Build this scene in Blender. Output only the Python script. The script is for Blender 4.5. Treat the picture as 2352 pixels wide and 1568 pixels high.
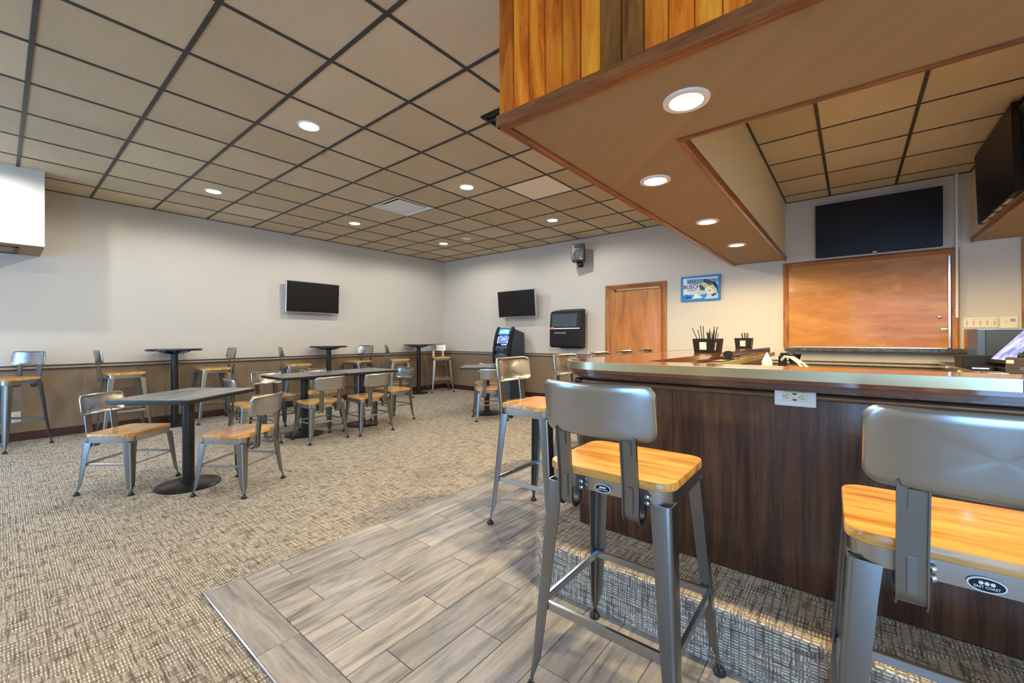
import bpy, bmesh, math, random
from mathutils import Vector, Matrix
random.seed(7)
PI = math.pi
for o in list(bpy.data.objects): bpy.data.objects.remove(o)
SC = bpy.context.scene
COL = SC.collection

# ------------------------------------------------------------------ camera
H_CAM, YAW, ROLL, FPX = 1.17, -0.6832, -0.0028, 960.64
XW, YW, ZC = -7.405, 6.587, 2.929            # left wall, back wall, ceiling height
cam = bpy.data.cameras.new('camera'); camo = bpy.data.objects.new('camera', cam); COL.objects.link(camo)
cam.sensor_width = 36.0; cam.lens = FPX / 2352 * 36.0; cam.shift_y = -9.55 / 2352; cam.clip_start = 0.05
fw = Vector((math.sin(YAW), math.cos(YAW), 0)); rt = Vector((math.cos(YAW), -math.sin(YAW), 0)); up = Vector((0, 0, 1))
r3 = rt * math.cos(ROLL) + up * math.sin(ROLL); u3 = up * math.cos(ROLL) - rt * math.sin(ROLL)
m = Matrix((r3, u3, -fw)).transposed().to_4x4(); m.translation = (0, 0, H_CAM)
camo.matrix_world = m
SC.camera = camo
# ------------------------------------------------------------------ world, daylight, exposure
w = bpy.data.worlds.new('sky'); SC.world = w; w.use_nodes = True
bg = w.node_tree.nodes['Background']; bg.inputs[0].default_value = (0.28, 0.57, 1.0, 1); bg.inputs[1].default_value = 11.0
SC.view_settings.view_transform = 'Standard'; SC.view_settings.look = 'None'
SC.view_settings.gamma = 1.0; SC.view_settings.use_curve_mapping = False
SC.view_settings.exposure = -0.10
SC.cycles.max_bounces = 5; SC.cycles.diffuse_bounces = 4; SC.cycles.glossy_bounces = 3; SC.cycles.transparent_max_bounces = 4
CEIL_W, BAR_W = 54.0, 104.0                     # watts of one ceiling downlight / one bar downlight
CEIL_C, BAR_C = (1.0, 0.97, 0.91), (1.0, 0.76, 0.40)
NEAR_Y, RIGHT_X = -2.6, 3.2                    # the room behind and right of the camera
WINDOWS = [(-6.2, -4.4), (-0.1, 2.9)]      # glazed openings of the wall behind the camera (x ranges)
WZ0, WZ1 = 0.12, 2.35
for i, (a, b) in enumerate(WINDOWS):
    l = bpy.data.lights.new('window_portal', 'AREA'); l.shape = 'RECTANGLE'; l.size = b - a; l.size_y = WZ1 - WZ0
    l.cycles.is_portal = True
    lo = bpy.data.objects.new('window_portal', l); COL.objects.link(lo)
    lo.location = ((a + b) / 2, NEAR_Y - 0.06, (WZ0 + WZ1) / 2); lo.rotation_euler = (PI / 2, 0, 0)

# ------------------------------------------------------------------ mesh helpers
class MB:
    def __init__(s): s.v = []; s.f = []
    def add(s, vs, fs):
        n = len(s.v); s.v += [tuple(v) for v in vs]; s.f += [tuple(i + n for i in f) for f in fs]; return s
    def box(s, x0, x1, y0, y1, z0, z1):
        return s.add([(x0,y0,z0),(x1,y0,z0),(x1,y1,z0),(x0,y1,z0),(x0,y0,z1),(x1,y0,z1),(x1,y1,z1),(x0,y1,z1)],
                     [(0,3,2,1),(4,5,6,7),(0,1,5,4),(1,2,6,5),(2,3,7,6),(3,0,4,7)])
    def prism(s, poly, a, b, axis='z'):
        """poly extruded along an axis; poly is counter-clockwise seen from the +axis side"""
        mp = {'z': lambda p, h: (p[0], p[1], h), 'x': lambda p, h: (h, p[0], p[1]), 'y': lambda p, h: (p[1], h, p[0])}[axis]
        n = len(poly)
        vs = [mp(p, a) for p in poly] + [mp(p, b) for p in poly]
        fs = [tuple(reversed(range(n))), tuple(range(n, 2*n))] + [(i, (i+1) % n, n + (i+1) % n, n + i) for i in range(n)]
        return s.add(vs, fs)
    def loft(s, rings, cap=True):
        n = len(rings[0]); vs = [v for r in rings for v in r]; fs = []
        for k in range(len(rings) - 1):
            for i in range(n):
                j = (i + 1) % n
                fs.append((k*n+i, k*n+j, (k+1)*n+j, (k+1)*n+i))
        if cap: fs += [tuple(reversed(range(n))), tuple(range((len(rings)-1)*n, len(rings)*n))]
        return s.add(vs, fs)
    def lathe(s, prof, n=24, c=(0, 0, 0)):
        """prof: (radius, z) bottom to top"""
        rings = [[(c[0]+max(r,1e-4)*math.cos(2*PI*i/n), c[1]+max(r,1e-4)*math.sin(2*PI*i/n), c[2]+z) for i in range(n)] for r, z in prof]
        return s.loft(rings)
    def tube(s, pts, r, n=10, flat=None):
        pts = [Vector(p) for p in pts]; rings = []; ref = None
        for k, p in enumerate(pts):
            t = (pts[min(k+1, len(pts)-1)] - pts[max(k-1, 0)]).normalized()
            if ref is None:
                ref = Vector((0, 0, 1)) if abs(t.z) < 0.9 else Vector((1, 0, 0))
            a = t.cross(ref).normalized(); b = a.cross(t).normalized(); ref = b
            rr = r[k] if isinstance(r, (list, tuple)) else r
            rings.append([tuple(p + a*(rr*math.cos(2*PI*i/n)) + b*((rr if flat is None else flat)*math.sin(2*PI*i/n))) for i in range(n)])
        return s.loft(rings)
    def mesh(s, name, mat, smooth=False, bevel=0, seg=1):
        me = bpy.data.meshes.new(name)
        bm = bmesh.new()
        vs = [bm.verts.new(v) for v in s.v]
        for f in s.f:
            try: bm.faces.new([vs[i] for i in f])
            except ValueError: pass
        bmesh.ops.recalc_face_normals(bm, faces=bm.faces)
        if bevel:
            ed = [e for e in bm.edges if len(e.link_faces) == 2 and e.calc_face_angle(0) > 0.6]
            bmesh.ops.bevel(bm, geom=ed, offset=bevel, segments=seg, profile=0.5, affect='EDGES', clamp_overlap=True)
        if smooth:
            for f in bm.faces: f.smooth = True
            for e in bm.edges:
                if len(e.link_faces) == 2 and e.calc_face_angle(0) > 0.7: e.smooth = False
        bm.to_mesh(me); bm.free()
        if mat: me.materials.append(mat)
        return me
    def obj(s, name, mat, parent=None, **k):
        return link(name, s.mesh(name, mat, **k), parent)
CH = {}
def link(name, data, parent=None):
    o = bpy.data.objects.new(name, data); COL.objects.link(o)
    if parent is not None: o.parent = parent; CH.setdefault(parent.name, []).append(o)
    return o
def tag(o, label, cat, group=None):
    o['label'] = label; o['category'] = cat
    if group: o['group'] = group
    return o
def struct(o): o['kind'] = 'structure'; return o
def empty(name, loc=(0, 0, 0), rz=0):
    o = link(name, None); o.location = loc; o.rotation_euler = (0, 0, rz); o.empty_display_size = 0.1; return o
def copy_tree(o, parent=None):
    """a thing with its parts and sub-parts; the copies share mesh data"""
    c = o.copy(); COL.objects.link(c); c.parent = parent
    if parent is not None: CH.setdefault(parent.name, []).append(c)
    for ch in list(CH.get(o.name, [])): copy_tree(ch, c)
    return c
def rrect(w, d, r, n=5, cx=0, cy=0):
    pts = []
    for sx, sy, a0 in ((1, 1, 0), (-1, 1, 90), (-1, -1, 180), (1, -1, 270)):
        for k in range(n + 1):
            a = math.radians(a0 + 90 * k / n)
            pts.append((cx + sx*(w/2 - r) + r*math.cos(a), cy + sy*(d/2 - r) + r*math.sin(a)))
    return pts
def text_mesh(body, size, mat, name, extrude=0.0006, align='CENTER', bold=0.0, shear=0.0, spacing=1.0):
    cu = bpy.data.curves.new(name, 'FONT'); cu.body = body; cu.size = size; cu.extrude = extrude
    cu.align_x = align; cu.align_y = 'CENTER'; cu.offset = bold; cu.shear = shear; cu.space_character = spacing; cu.resolution_u = 3
    t = bpy.data.objects.new(name, cu); COL.objects.link(t)
    dg = bpy.context.evaluated_depsgraph_get(); dg.update()
    me = bpy.data.meshes.new_from_object(t.evaluated_get(dg)); me.name = name
    bpy.data.objects.remove(t); bpy.data.curves.remove(cu)
    me.materials.clear(); me.materials.append(mat)
    return me

# ------------------------------------------------------------------ materials
def lin(r, g, b):
    f = lambda c: (c/255/12.92 if c/255 <= 0.04045 else ((c/255 + 0.055)/1.055)**2.4)
    return (f(r), f(g), f(b), 1)
class NT:
    def __init__(s, name):
        s.m = bpy.data.materials.new(name); s.m.use_nodes = True; s.t = s.m.node_tree
        s.b = s.t.nodes['Principled BSDF']; s.out = s.t.nodes['Material Output']
    def n(s, ty, **k):
        nd = s.t.nodes.new(ty)
        for a, v in k.items(): setattr(nd, a, v)
        return nd
    def l(s, a, b): s.t.links.new(a, b)
    def math(s, op, a, b=None, clamp=False):
        nd = s.n('ShaderNodeMath', operation=op, use_clamp=clamp)
        for i, x in enumerate((a, b)):
            if x is None: continue
            if isinstance(x, (int, float)): nd.inputs[i].default_value = x
            else: s.l(x, nd.inputs[i])
        return nd.outputs[0]
    def map(s, vec, scale=(1,1,1), loc=(0,0,0), rot=(0,0,0)):
        nd = s.n('ShaderNodeMapping'); s.l(vec, nd.inputs[0])
        nd.inputs['Scale'].default_value = scale; nd.inputs['Location'].default_value = loc; nd.inputs['Rotation'].default_value = rot
        return nd.outputs[0]
    def noise(s, vec, scale, detail=4, rough=0.55, dist=0):
        nd = s.n('ShaderNodeTexNoise'); s.l(vec, nd.inputs['Vector'])
        nd.inputs['Scale'].default_value = scale; nd.inputs['Detail'].default_value = detail
        nd.inputs['Roughness'].default_value = rough; nd.inputs['Distortion'].default_value = dist
        return nd.outputs['Fac']
    def ramp(s, fac, stops):
        nd = s.n('ShaderNodeValToRGB'); s.l(fac, nd.inputs[0]); e = nd.color_ramp.elements
        while len(e) < len(stops): e.new(0.5)
        for el, (p, c) in zip(e, stops): el.position = p; el.color = c if len(c) == 4 else (*c, 1)
        return nd.outputs[0]
    def mix(s, fac, a, b, mode='MIX'):
        nd = s.n('ShaderNodeMix', data_type='RGBA', blend_type=mode)
        for i, x in ((0, fac), (6, a), (7, b)):
            if isinstance(x, (int, float)): nd.inputs[i].default_value = x
            elif isinstance(x, tuple): nd.inputs[i].default_value = x
            else: s.l(x, nd.inputs[i])
        return nd.outputs[2]
    def bump(s, h, strength=0.3, dist=0.002):
        nd = s.n('ShaderNodeBump'); nd.inputs['Strength'].default_value = strength; nd.inputs['Distance'].default_value = dist
        s.l(h, nd.inputs['Height']); s.l(nd.outputs[0], s.b.inputs['Normal'])
    def obj(s, rnd=0.0):
        o = s.n('ShaderNodeTexCoord').outputs['Object']
        if rnd:
            i = s.n('ShaderNodeObjectInfo').outputs['Random']
            v = s.n('ShaderNodeCombineXYZ'); r = s.math('MULTIPLY', i, rnd)
            for k in range(3): s.l(r, v.inputs[k])
            a = s.n('ShaderNodeVectorMath', operation='ADD'); s.l(o, a.inputs[0]); s.l(v.outputs[0], a.inputs[1]); return a.outputs[0]
        return o
    def set(s, rough=0.5, metal=0.0, spec=0.5, col=None, coat=0):
        s.b.inputs['Roughness'].default_value = rough; s.b.inputs['Metallic'].default_value = metal
        s.b.inputs['Specular IOR Level'].default_value = spec; s.b.inputs['Coat Weight'].default_value = coat
        s.b.inputs['Coat Roughness'].default_value = 0.08
        if col is not None:
            if isinstance(col, tuple): s.b.inputs['Base Color'].default_value = col
            else: s.l(col, s.b.inputs['Base Color'])
        return s.m
def plain(name, col, rough=0.5, metal=0.0, spec=0.5, var=0.12, nscale=30, coat=0):
    t = NT(name); nz = t.noise(t.obj(), nscale, 3)
    c = t.ramp(nz, [(0.3, tuple(x*(1-var) for x in col[:3])), (0.7, tuple(min(1, x*(1+var)) for x in col[:3]))])
    return t.set(rough, metal, spec, c, coat)
def wood(name, c0, c1, c2, axis='x', scale=1.0, rough=0.4, spec=0.5, coat=0.0, rnd=7.0, stretch=14, dist=1.2, tint=0.0):
    """grain runs along axis; three colours from dark grain line to light wood; tint: how far single pieces differ"""
    t = NT(name); o = t.obj(rnd)
    sc = {'x': (1, stretch, stretch), 'y': (stretch, 1, stretch), 'z': (stretch, stretch, 1)}[axis]
    v = t.map(o, tuple(k*scale for k in sc))
    a = t.noise(v, 1.1, 6, 0.6, dist); b = t.noise(v, 6.0, 3, 0.7, 0.3)
    f = t.math('ADD', t.math('MULTIPLY', a, 0.75), t.math('MULTIPLY', b, 0.25))
    c = t.ramp(f, [(0.34, c0), (0.48, c1), (0.64, c2)])
    if tint:
        i = t.n('ShaderNodeObjectInfo').outputs['Random']
        k = t.math('ADD', t.math('MULTIPLY', i, tint), 1 - tint * 0.6)
        g = t.n('ShaderNodeCombineColor')
        for q in range(3): t.l(k, g.inputs[q])
        c = t.mix(1.0, c, g.outputs[0], 'MULTIPLY')
    t.bump(b, 0.12, 0.001)
    return t.set(rough, 0, spec, c, coat)
def metal(name, col, rough=0.32, var=0.05, axis='x'):
    t = NT(name); b = t.noise(t.obj(3.0), 2.5, 0, 0.4)
    c = t.ramp(b, [(0.2, tuple(x*(1-var) for x in col[:3])), (0.8, tuple(min(1, x*(1+var)) for x in col[:3]))])
    return t.set(rough, 1.0, 0.5, c)
def emit(name, col, strength):
    t = NT(name); t.set(0.4, 0, 0.3, (*col, 1))
    t.b.inputs['Emission Color'].default_value = (*col, 1); t.b.inputs['Emission Strength'].default_value = strength
    return t.m
def wallpaper(name, col, rough=0.75, var=0.05, spec=0.25):
    """fine horizontal grasscloth weave"""
    t = NT(name); o = t.obj()
    g = t.n('ShaderNodeSeparateXYZ'); t.l(o, g.inputs[0])
    cv = t.n('ShaderNodeCombineXYZ'); t.l(t.math('ADD', g.outputs[0], g.outputs[1]), cv.inputs[0]); t.l(g.outputs[2], cv.inputs[1])
    a = t.noise(t.map(cv.outputs[0], (9, 420, 1)), 1, 3, 0.6); b = t.noise(t.map(cv.outputs[0], (500, 12, 1)), 1, 2, 0.5)
    d = t.noise(o, 0.7, 2)
    f = t.math('ADD', t.math('MULTIPLY', a, 0.5), t.math('ADD', t.math('MULTIPLY', b, 0.2), t.math('MULTIPLY', d, 0.3)))
    c = t.ramp(f, [(0.35, tuple(x*(1-var*1.6) for x in col[:3])), (0.65, tuple(min(1, x*(1+var)) for x in col[:3]))])
    t.bump(a, 0.10, 0.001)
    return t.set(rough, 0, spec, c)
def carpet(name, light, mid, dark):
    t = NT(name); o = t.obj(); ge = t.n('ShaderNodeNewGeometry')
    s = t.n('ShaderNodeSeparateXYZ'); t.l(o, s.inputs[0])
    ns = t.n('ShaderNodeSeparateXYZ'); t.l(ge.outputs['Normal'], ns.inputs[0])
    side = t.math('LESS_THAN', t.math('ABSOLUTE', ns.outputs[2]), 0.6)
    flat = t.math('SUBTRACT', 1.0, side)
    u = t.math('ADD', s.outputs[0], t.math('MULTIPLY', s.outputs[1], side))
    v = t.math('ADD', t.math('MULTIPLY', s.outputs[1], flat), t.math('MULTIPLY', s.outputs[2], side))
    cv = t.n('ShaderNodeCombineXYZ'); t.l(u, cv.inputs[0]); t.l(v, cv.inputs[1]); uv = cv.outputs[0]
    wob = t.n('ShaderNodeTexNoise'); t.l(uv, wob.inputs['Vector']); wob.inputs['Scale'].default_value = 45; wob.inputs['Detail'].default_value = 2
    vm = t.n('ShaderNodeVectorMath', operation='MULTIPLY_ADD'); t.l(wob.outputs['Color'], vm.inputs[0]); vm.inputs[1].default_value = (0.007, 0.007, 0); t.l(uv, vm.inputs[2])
    uvd = vm.outputs[0]
    def bricks(vec, wd, rh, mo, off):
        br = t.n('ShaderNodeTexBrick'); t.l(vec, br.inputs['Vector']); br.offset = off
        br.inputs['Scale'].default_value = 1.0; br.inputs['Brick Width'].default_value = wd; br.inputs['Row Height'].default_value = rh
        br.inputs['Mortar Size'].default_value = mo; br.inputs['Mortar Smooth'].default_value = 0.4; br.inputs['Bias'].default_value = 0.1
        br.inputs['Color1'].default_value = (1, 1, 1, 1); br.inputs['Color2'].default_value = (0.42, 0.42, 0.42, 1); br.inputs['Mortar'].default_value = (0.05, 0.05, 0.05, 1)
        return br.outputs['Color']
    b1 = bricks(uvd, 0.0245, 0.0102, 0.0036, 0.0)
    b2 = bricks(t.map(uvd, (1, 1, 1), (0, 0, 0), (0, 0, PI/2)), 0.0245, 0.0102, 0.0036, 0.0)
    sel = t.ramp(t.noise(t.map(uv, (1, 1.6, 1)), 12, 2, 0.5), [(0.52, (0, 0, 0)), (0.55, (1, 1, 1))])
    pat = t.mix(sel, b1, b2)
    l1 = t.noise(t.map(uv, (78, 9.0, 1)), 1, 2, 0.55); l2 = t.noise(t.map(uv, (9.0, 78, 1)), 1, 2, 0.55)
    hatr = t.math('MULTIPLY', t.ramp(l1, [(0.34, (0.45, 0.45, 0.45)), (0.50, (1, 1, 1))]), t.ramp(l2, [(0.34, (0.50, 0.50, 0.50)), (0.49, (1, 1, 1))]))
    fine = t.noise(uv, 380, 2, 0.7)
    h = t.math('MULTIPLY', t.math('MULTIPLY', t.math('ADD', t.math('MULTIPLY', pat, 0.75), 0.25), hatr), t.math('ADD', t.math('MULTIPLY', fine, 0.8), 0.6))
    c = t.ramp(h, [(0.06, dark), (0.34, mid), (0.72, light)])
    big = t.noise(uv, 1.6, 3)
    c = t.mix(t.math('MULTIPLY', big, 0.2), c, mid)
    t.bump(h, 0.7, 0.004)
    return t.set(0.95, 0, 0.1, c)

M = {}
M['carpet'] = carpet('carpet_weave', lin(240, 234, 222), lin(162, 151, 135), lin(70, 57, 44))
M['wall'] = wallpaper('wall_paper_light', lin(208, 202, 191))
M['wall_bar'] = wallpaper('bar_wall_paper', lin(224, 212, 186))
M['wainscot'] = wallpaper('wainscot_paper', lin(138, 118, 97), var=0.07)
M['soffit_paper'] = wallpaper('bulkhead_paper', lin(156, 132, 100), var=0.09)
M['base_rubber'] = plain('base_rubber', lin(64, 36, 32), 0.5)
M['rail_brown'] = plain('rail_brown', lin(62, 51, 43), 0.45)
M['rail_light'] = plain('rail_light', lin(166, 154, 140), 0.45)
def tilemat():
    t = NT('ceiling_tile_face'); o = t.obj(9.0)
    a = t.noise(t.map(o, (3, 40, 1)), 1, 3, 0.6); b = t.noise(o, 2.0, 3); d = t.noise(o, 160, 2)
    i = t.n('ShaderNodeObjectInfo').outputs['Random']
    f = t.math('ADD', t.math('ADD', t.math('MULTIPLY', a, 0.2), t.math('MULTIPLY', b, 0.35)), t.math('ADD', t.math('MULTIPLY', d, 0.2), t.math('MULTIPLY', i, 0.25)))
    c = t.ramp(f, [(0.25, lin(186, 168, 140)), (0.75, lin(214, 197, 168))])
    t.bump(d, 0.15, 0.001)
    return t.set(0.9, 0, 0.15, c)
M['tile'] = tilemat()
M['tile_new'] = plain('ceiling_tile_new', lin(246, 232, 214), 0.9, 0, 0.1, 0.05)
M['tile_back'] = plain('ceiling_void', lin(120, 104, 84), 0.9)
M['grid'] = plain('grid_black', lin(58, 58, 58), 0.5, 0, 0.4, 0.25, 20)
M['steel'] = metal('gunmetal_steel', (0.46, 0.48, 0.50), 0.27)
M['steel_v'] = metal('gunmetal_steel_leg', (0.26, 0.27, 0.28), 0.30, axis='z')
M['rivet'] = metal('rivet_steel', (0.7, 0.7, 0.7), 0.22)
M['rubber'] = plain('black_rubber', lin(28, 32, 36), 0.4)
M['seat'] = wood('seat_oak', lin(146, 92, 36), lin(200, 144, 68), lin(228, 180, 100), 'x', 1.6, 0.3, 0.5, 0.35, stretch=9)
M['cedar'] = wood('cedar', lin(160, 60, 4), lin(230, 114, 12), lin(250, 160, 40), 'z', 0.9, 0.32, 0.5, 0.4, stretch=9, tint=0.45)
M['cedar_dark'] = wood('cedar_dark', lin(70, 36, 8), lin(126, 74, 24), lin(160, 104, 44), 'z', 1.2, 0.32, 0.5, 0.4, stretch=8)
M['trim'] = wood('stained_trim', lin(84, 42, 16), lin(138, 78, 36), lin(166, 100, 50), 'y', 2.0, 0.4, 0.5, 0.2)
M['trimx'] = wood('stained_trim_x', lin(74, 36, 12), lin(126, 70, 30), lin(152, 90, 44), 'x', 2.0, 0.4, 0.5, 0.2)
M['doorw'] = wood('door_veneer', lin(152, 88, 30), lin(184, 116, 46), lin(202, 138, 66), 'z', 0.55, 0.4, 0.4, 0.15, stretch=7)
M['casing'] = wood('casing_wood', lin(112, 62, 16), lin(164, 100, 34), lin(190, 126, 54), 'z', 1.6, 0.4, 0.5, 0.2)
M['casingx'] = wood('casing_wood_x', lin(96, 50, 16), lin(146, 84, 30), lin(170, 104, 44), 'x', 1.6, 0.4, 0.5, 0.2)
M['hatch'] = wood('hatch_ply', lin(158, 92, 26), lin(188, 120, 42), lin(206, 144, 64), 'x', 0.8, 0.34, 0.4, 0.15, stretch=4, dist=1.0)
M['walnut'] = wood('bar_walnut', lin(34, 18, 10), lin(72, 43, 28), lin(104, 66, 43), 'z', 1.1, 0.3, 0.5, 0.35, stretch=16)
M['walnut_x'] = wood('bar_walnut_x', lin(46, 24, 16), lin(86, 50, 34), lin(110, 68, 48), 'x', 1.1, 0.3, 0.5, 0.3, stretch=16)
M['bartop'] = wood('bar_top_laminate', lin(86, 46, 24), lin(112, 64, 36), lin(124, 74, 44), 'x', 0.8, 0.12, 0.6, 0.6, stretch=10)
M['brass'] = metal('brass_edge', (0.52, 0.47, 0.30), 0.30, 0.10)
M['brass_rail'] = metal('brass_rail', (0.80, 0.62, 0.24), 0.34, 0.08)
M['table'] = wood('table_laminate', lin(40, 42, 46), lin(92, 94, 98), lin(168, 170, 176), 'y', 1.2, 0.24, 0.5, 0.1, stretch=26, dist=0.3)
M['tblack'] = plain('table_black', lin(30, 30, 32), 0.32, 0, 0.5)
M['castiron'] = plain('cast_black', lin(34, 35, 38), 0.28, 0, 0.5)
M['black'] = plain('black_plastic', lin(20, 20, 22), 0.42, 0, 0.35)
M['blackgloss'] = plain('screen_black', lin(14, 14, 18), 0.38, 0, 0.35, 0.02)
M['screen_matte'] = plain('screen_off', lin(16, 16, 18), 0.36, 0, 0.35, 0.02)
M['silver'] = metal('silver_frame', (0.62, 0.64, 0.68), 0.28)
M['stainless'] = metal('stainless', (0.62, 0.62, 0.62), 0.2, 0.05)
M['navy'] = plain('atm_navy', lin(48, 60, 74), 0.4, 0, 0.5, 0.06)
M['navy2'] = plain('atm_navy_light', lin(66, 88, 112), 0.35, 0, 0.5, 0.06)
M['white'] = plain('white_plastic', lin(226, 228, 226), 0.4, 0, 0.4, 0.03)
M['almond'] = plain('almond_plastic', lin(226, 218, 192), 0.4, 0, 0.4, 0.03)
M['slot'] = plain('slot_dark', lin(30, 28, 26), 0.6)
M['grout'] = plain('grout', lin(122, 120, 118), 0.85)
M['plank'] = wood('floor_plank_tile', lin(106, 104, 106), lin(156, 150, 146), lin(188, 179, 170), 'y', 1.6, 0.36, 0.5, 0.0, stretch=9, tint=0.2)
M['plankx'] = wood('floor_plank_tile_x', lin(104, 102, 104), lin(152, 146, 142), lin(182, 173, 165), 'x', 1.6, 0.36, 0.5, 0.0, stretch=9, tint=0.2)
def granite():
    t = NT('granite'); o = t.obj(); a = t.noise(o, 90, 4, 0.8); b = t.noise(o, 14, 3)
    c = t.ramp(t.math('ADD', t.math('MULTIPLY', a, 0.7), t.math('MULTIPLY', b, 0.3)), [(0.38, lin(30, 30, 30)), (0.55, lin(92, 90, 84)), (0.68, lin(170, 166, 150))])
    return t.set(0.2, 0, 0.5, c)
M['granite'] = granite()
M['pipe'] = plain('brown_pipe', lin(116, 88, 64), 0.3, 0.3, 0.5)
M['lamp_cool'] = emit('lens_cool', (0.92, 0.97, 1.0), 22)
M['lamp_warm'] = emit('lens_warm', (1.0, 0.86, 0.6), 18)
M['blue_screen'] = None

# ================================================================== THE SETTING
def strip(name, x0, x1, y0, y1, z0, z1, mat, parent=None, bevel=0, **k):
    return MB().box(x0, x1, y0, y1, z0, z1).obj(name, mat, parent, bevel=bevel, **k)
TX0, TX1, TY0 = -2.295, 1.34, 0.592             # tiled floor: left, right and near edge
floor = struct(MB().box(XW - .2, RIGHT_X + .2, NEAR_Y - .2, YW + .2, -0.12, 0.0).obj('floor', M['carpet']))
# wood-look plank tiles laid flush beside the bar, 6 x 24 inches, joints every half tile
bed = struct(MB().box(TX0, TX1, TY0, 6.0, 0.0005, 0.004).obj('floor_tile_bed', M['grout']))
PW, PL, G = 0.1575, 0.605, 0.0015
mplank = MB().box(G, PW - G, G, PL - G, 0, 0.0062).mesh('plank', M['plank'], bevel=0.0012)
mplanks = {}
def plank(x, y, ln):
    k = round(ln, 3)
    if abs(k - PL) < 0.002: me = mplank
    else:
        if k not in mplanks: mplanks[k] = MB().box(G, PW - G, G, ln - G, 0, 0.0062).mesh('plank', M['plank'], bevel=0.0012)
        me = mplanks[k]
    p = link('plank', me, bed); p.location = (x, y, 0.002)
x = TX0; k = 0
mb_ = MB().box(G, PL - G, G, PW - G, 0, 0.0062).mesh('border_plank', M['plankx'], bevel=0.0012)
while x < TX1 - .3:
    link('border_plank', mb_, bed).location = (x, TY0, 0.002); x += PL
k = 0; x = TX0
while x + PW < TX1:
    y = TY0 + PW; first = True
    hidden = x > -1.12
    yend = 1.75 if hidden else 5.9
    nxt = 0.912 if k % 2 == 0 else 1.212
    while y < yend:
        plank(x, y, nxt - y); y = nxt; nxt += PL
    x += PW; k += 1
edge = struct(strip('trim_1', TX0 - .006, TX0, TY0 - .006, 6.0, 0, .0085, M['silver']))
edge = struct(strip('trim_2', TX0 - .006, TX1, TY0 - .006, TY0, 0, .0085, M['silver']))

# walls: light grasscloth above a chair rail, brown below
RAIL0, RAIL1 = 0.812, 0.861
wl = struct(MB().box(XW - .15, XW, NEAR_Y, YW, 0, ZC + .3).obj('wall_left', M['wall']))
strip('wainscot', XW, XW + .004, NEAR_Y, YW, 0.0, RAIL0 + .02, M['wainscot'], wl)
wb = struct(MB().box(XW - .15, RIGHT_X + .15, YW, YW + .15, 0, ZC + .3).obj('wall_back', M['wall']))
for a, b in ((XW, -3.286), (-2.248, RIGHT_X)): strip('wainscot', a, b, YW - .004, YW, 0.0, RAIL0 + .02, M['wainscot'], wb)
wr = struct(MB().box(RIGHT_X, RIGHT_X + .15, NEAR_Y, YW, 0, ZC + .3).obj('wall_right', M['wall_bar']))
wn = MB(); xs = [XW] + [v for ab in WINDOWS for v in ab] + [RIGHT_X]
wn.box(XW, RIGHT_X, NEAR_Y - .15, NEAR_Y, 0, WZ0).box(XW, RIGHT_X, NEAR_Y - .15, NEAR_Y, WZ1, ZC + .3)
for i in range(0, len(xs), 2): wn.box(xs[i], xs[i+1], NEAR_Y - .15, NEAR_Y, WZ0, WZ1)
struct(wn.obj('wall_near', M['wall']))
def panemat():
    t = NT('window_glass'); tr = t.n('ShaderNodeBsdfTransparent'); gl = t.n('ShaderNodeBsdfGlossy'); gl.inputs['Roughness'].default_value = 0.02
    mx = t.n('ShaderNodeMixShader'); mx.inputs[0].default_value = 0.06; t.l(tr.outputs[0], mx.inputs[1]); t.l(gl.outputs[0], mx.inputs[2]); t.l(mx.outputs[0], t.out.inputs[0]); return t.m
M['pane'] = panemat()
for i, (a, b) in enumerate(WINDOWS):
    f = MB()
    for q in (a, b - .05, (a + b) / 2 - .025): f.box(q, q + .05, NEAR_Y - .1, NEAR_Y - .05, WZ0, WZ1)
    for q in (WZ0, WZ1 - .05): f.box(a, b, NEAR_Y - .1, NEAR_Y - .05, q, q + .05)
    wo = struct(f.obj('window_%d' % (i + 1), M['white'])); strip('pane', a, b, NEAR_Y - .078, NEAR_Y - .072, WZ0, WZ1, M['pane'], wo)
# chair rail: two dark beads with a paler flat between
def rail_profile(): return [(0, RAIL0), (.012, RAIL0), (.016, RAIL0 + .006), (.012, RAIL0 + .012), (.010, RAIL0 + .03), (.020, RAIL0 + .036), (.022, RAIL1 - .004), (.0, RAIL1)]
def rail(name, p0, p1, nrm, z):
    rings = []
    for p in (p0, p1): rings.append([(p[0] + nrm[0]*d, p[1] + nrm[1]*d, zz) for d, zz in z])
    o = MB().loft(rings).obj(name, M['rail_light']); return struct(o)
tr3 = rail('trim_3', (XW, NEAR_Y), (XW, YW), (1, 0), rail_profile())
for zz in (RAIL0 - .003, RAIL1 - .012): strip('bead', XW, XW + .024, NEAR_Y, YW, zz, zz + .012, M['rail_brown'], tr3, bevel=.003)
for nme, a, b in (('trim_4', XW, -3.29), ('trim_5', -2.245, RIGHT_X)):
    t_ = rail(nme, (a, YW), (b, YW), (0, -1), rail_profile())
    for zz in (RAIL0 - .003, RAIL1 - .012): strip('bead', a, b, YW - .024, YW, zz, zz + .012, M['rail_brown'], t_, bevel=.003)
struct(strip('baseboard_left', XW, XW + .012, NEAR_Y, YW, 0, .098, M['base_rubber'], bevel=.004))
struct(strip('baseboard_back', XW + .012, -3.288, YW - .012, YW, 0, .098, M['base_rubber'], bevel=.004))
struct(strip('baseboard_bar', -2.246, RIGHT_X, YW - .012, YW, 0, .098, M['base_rubber'], bevel=.004))

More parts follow.
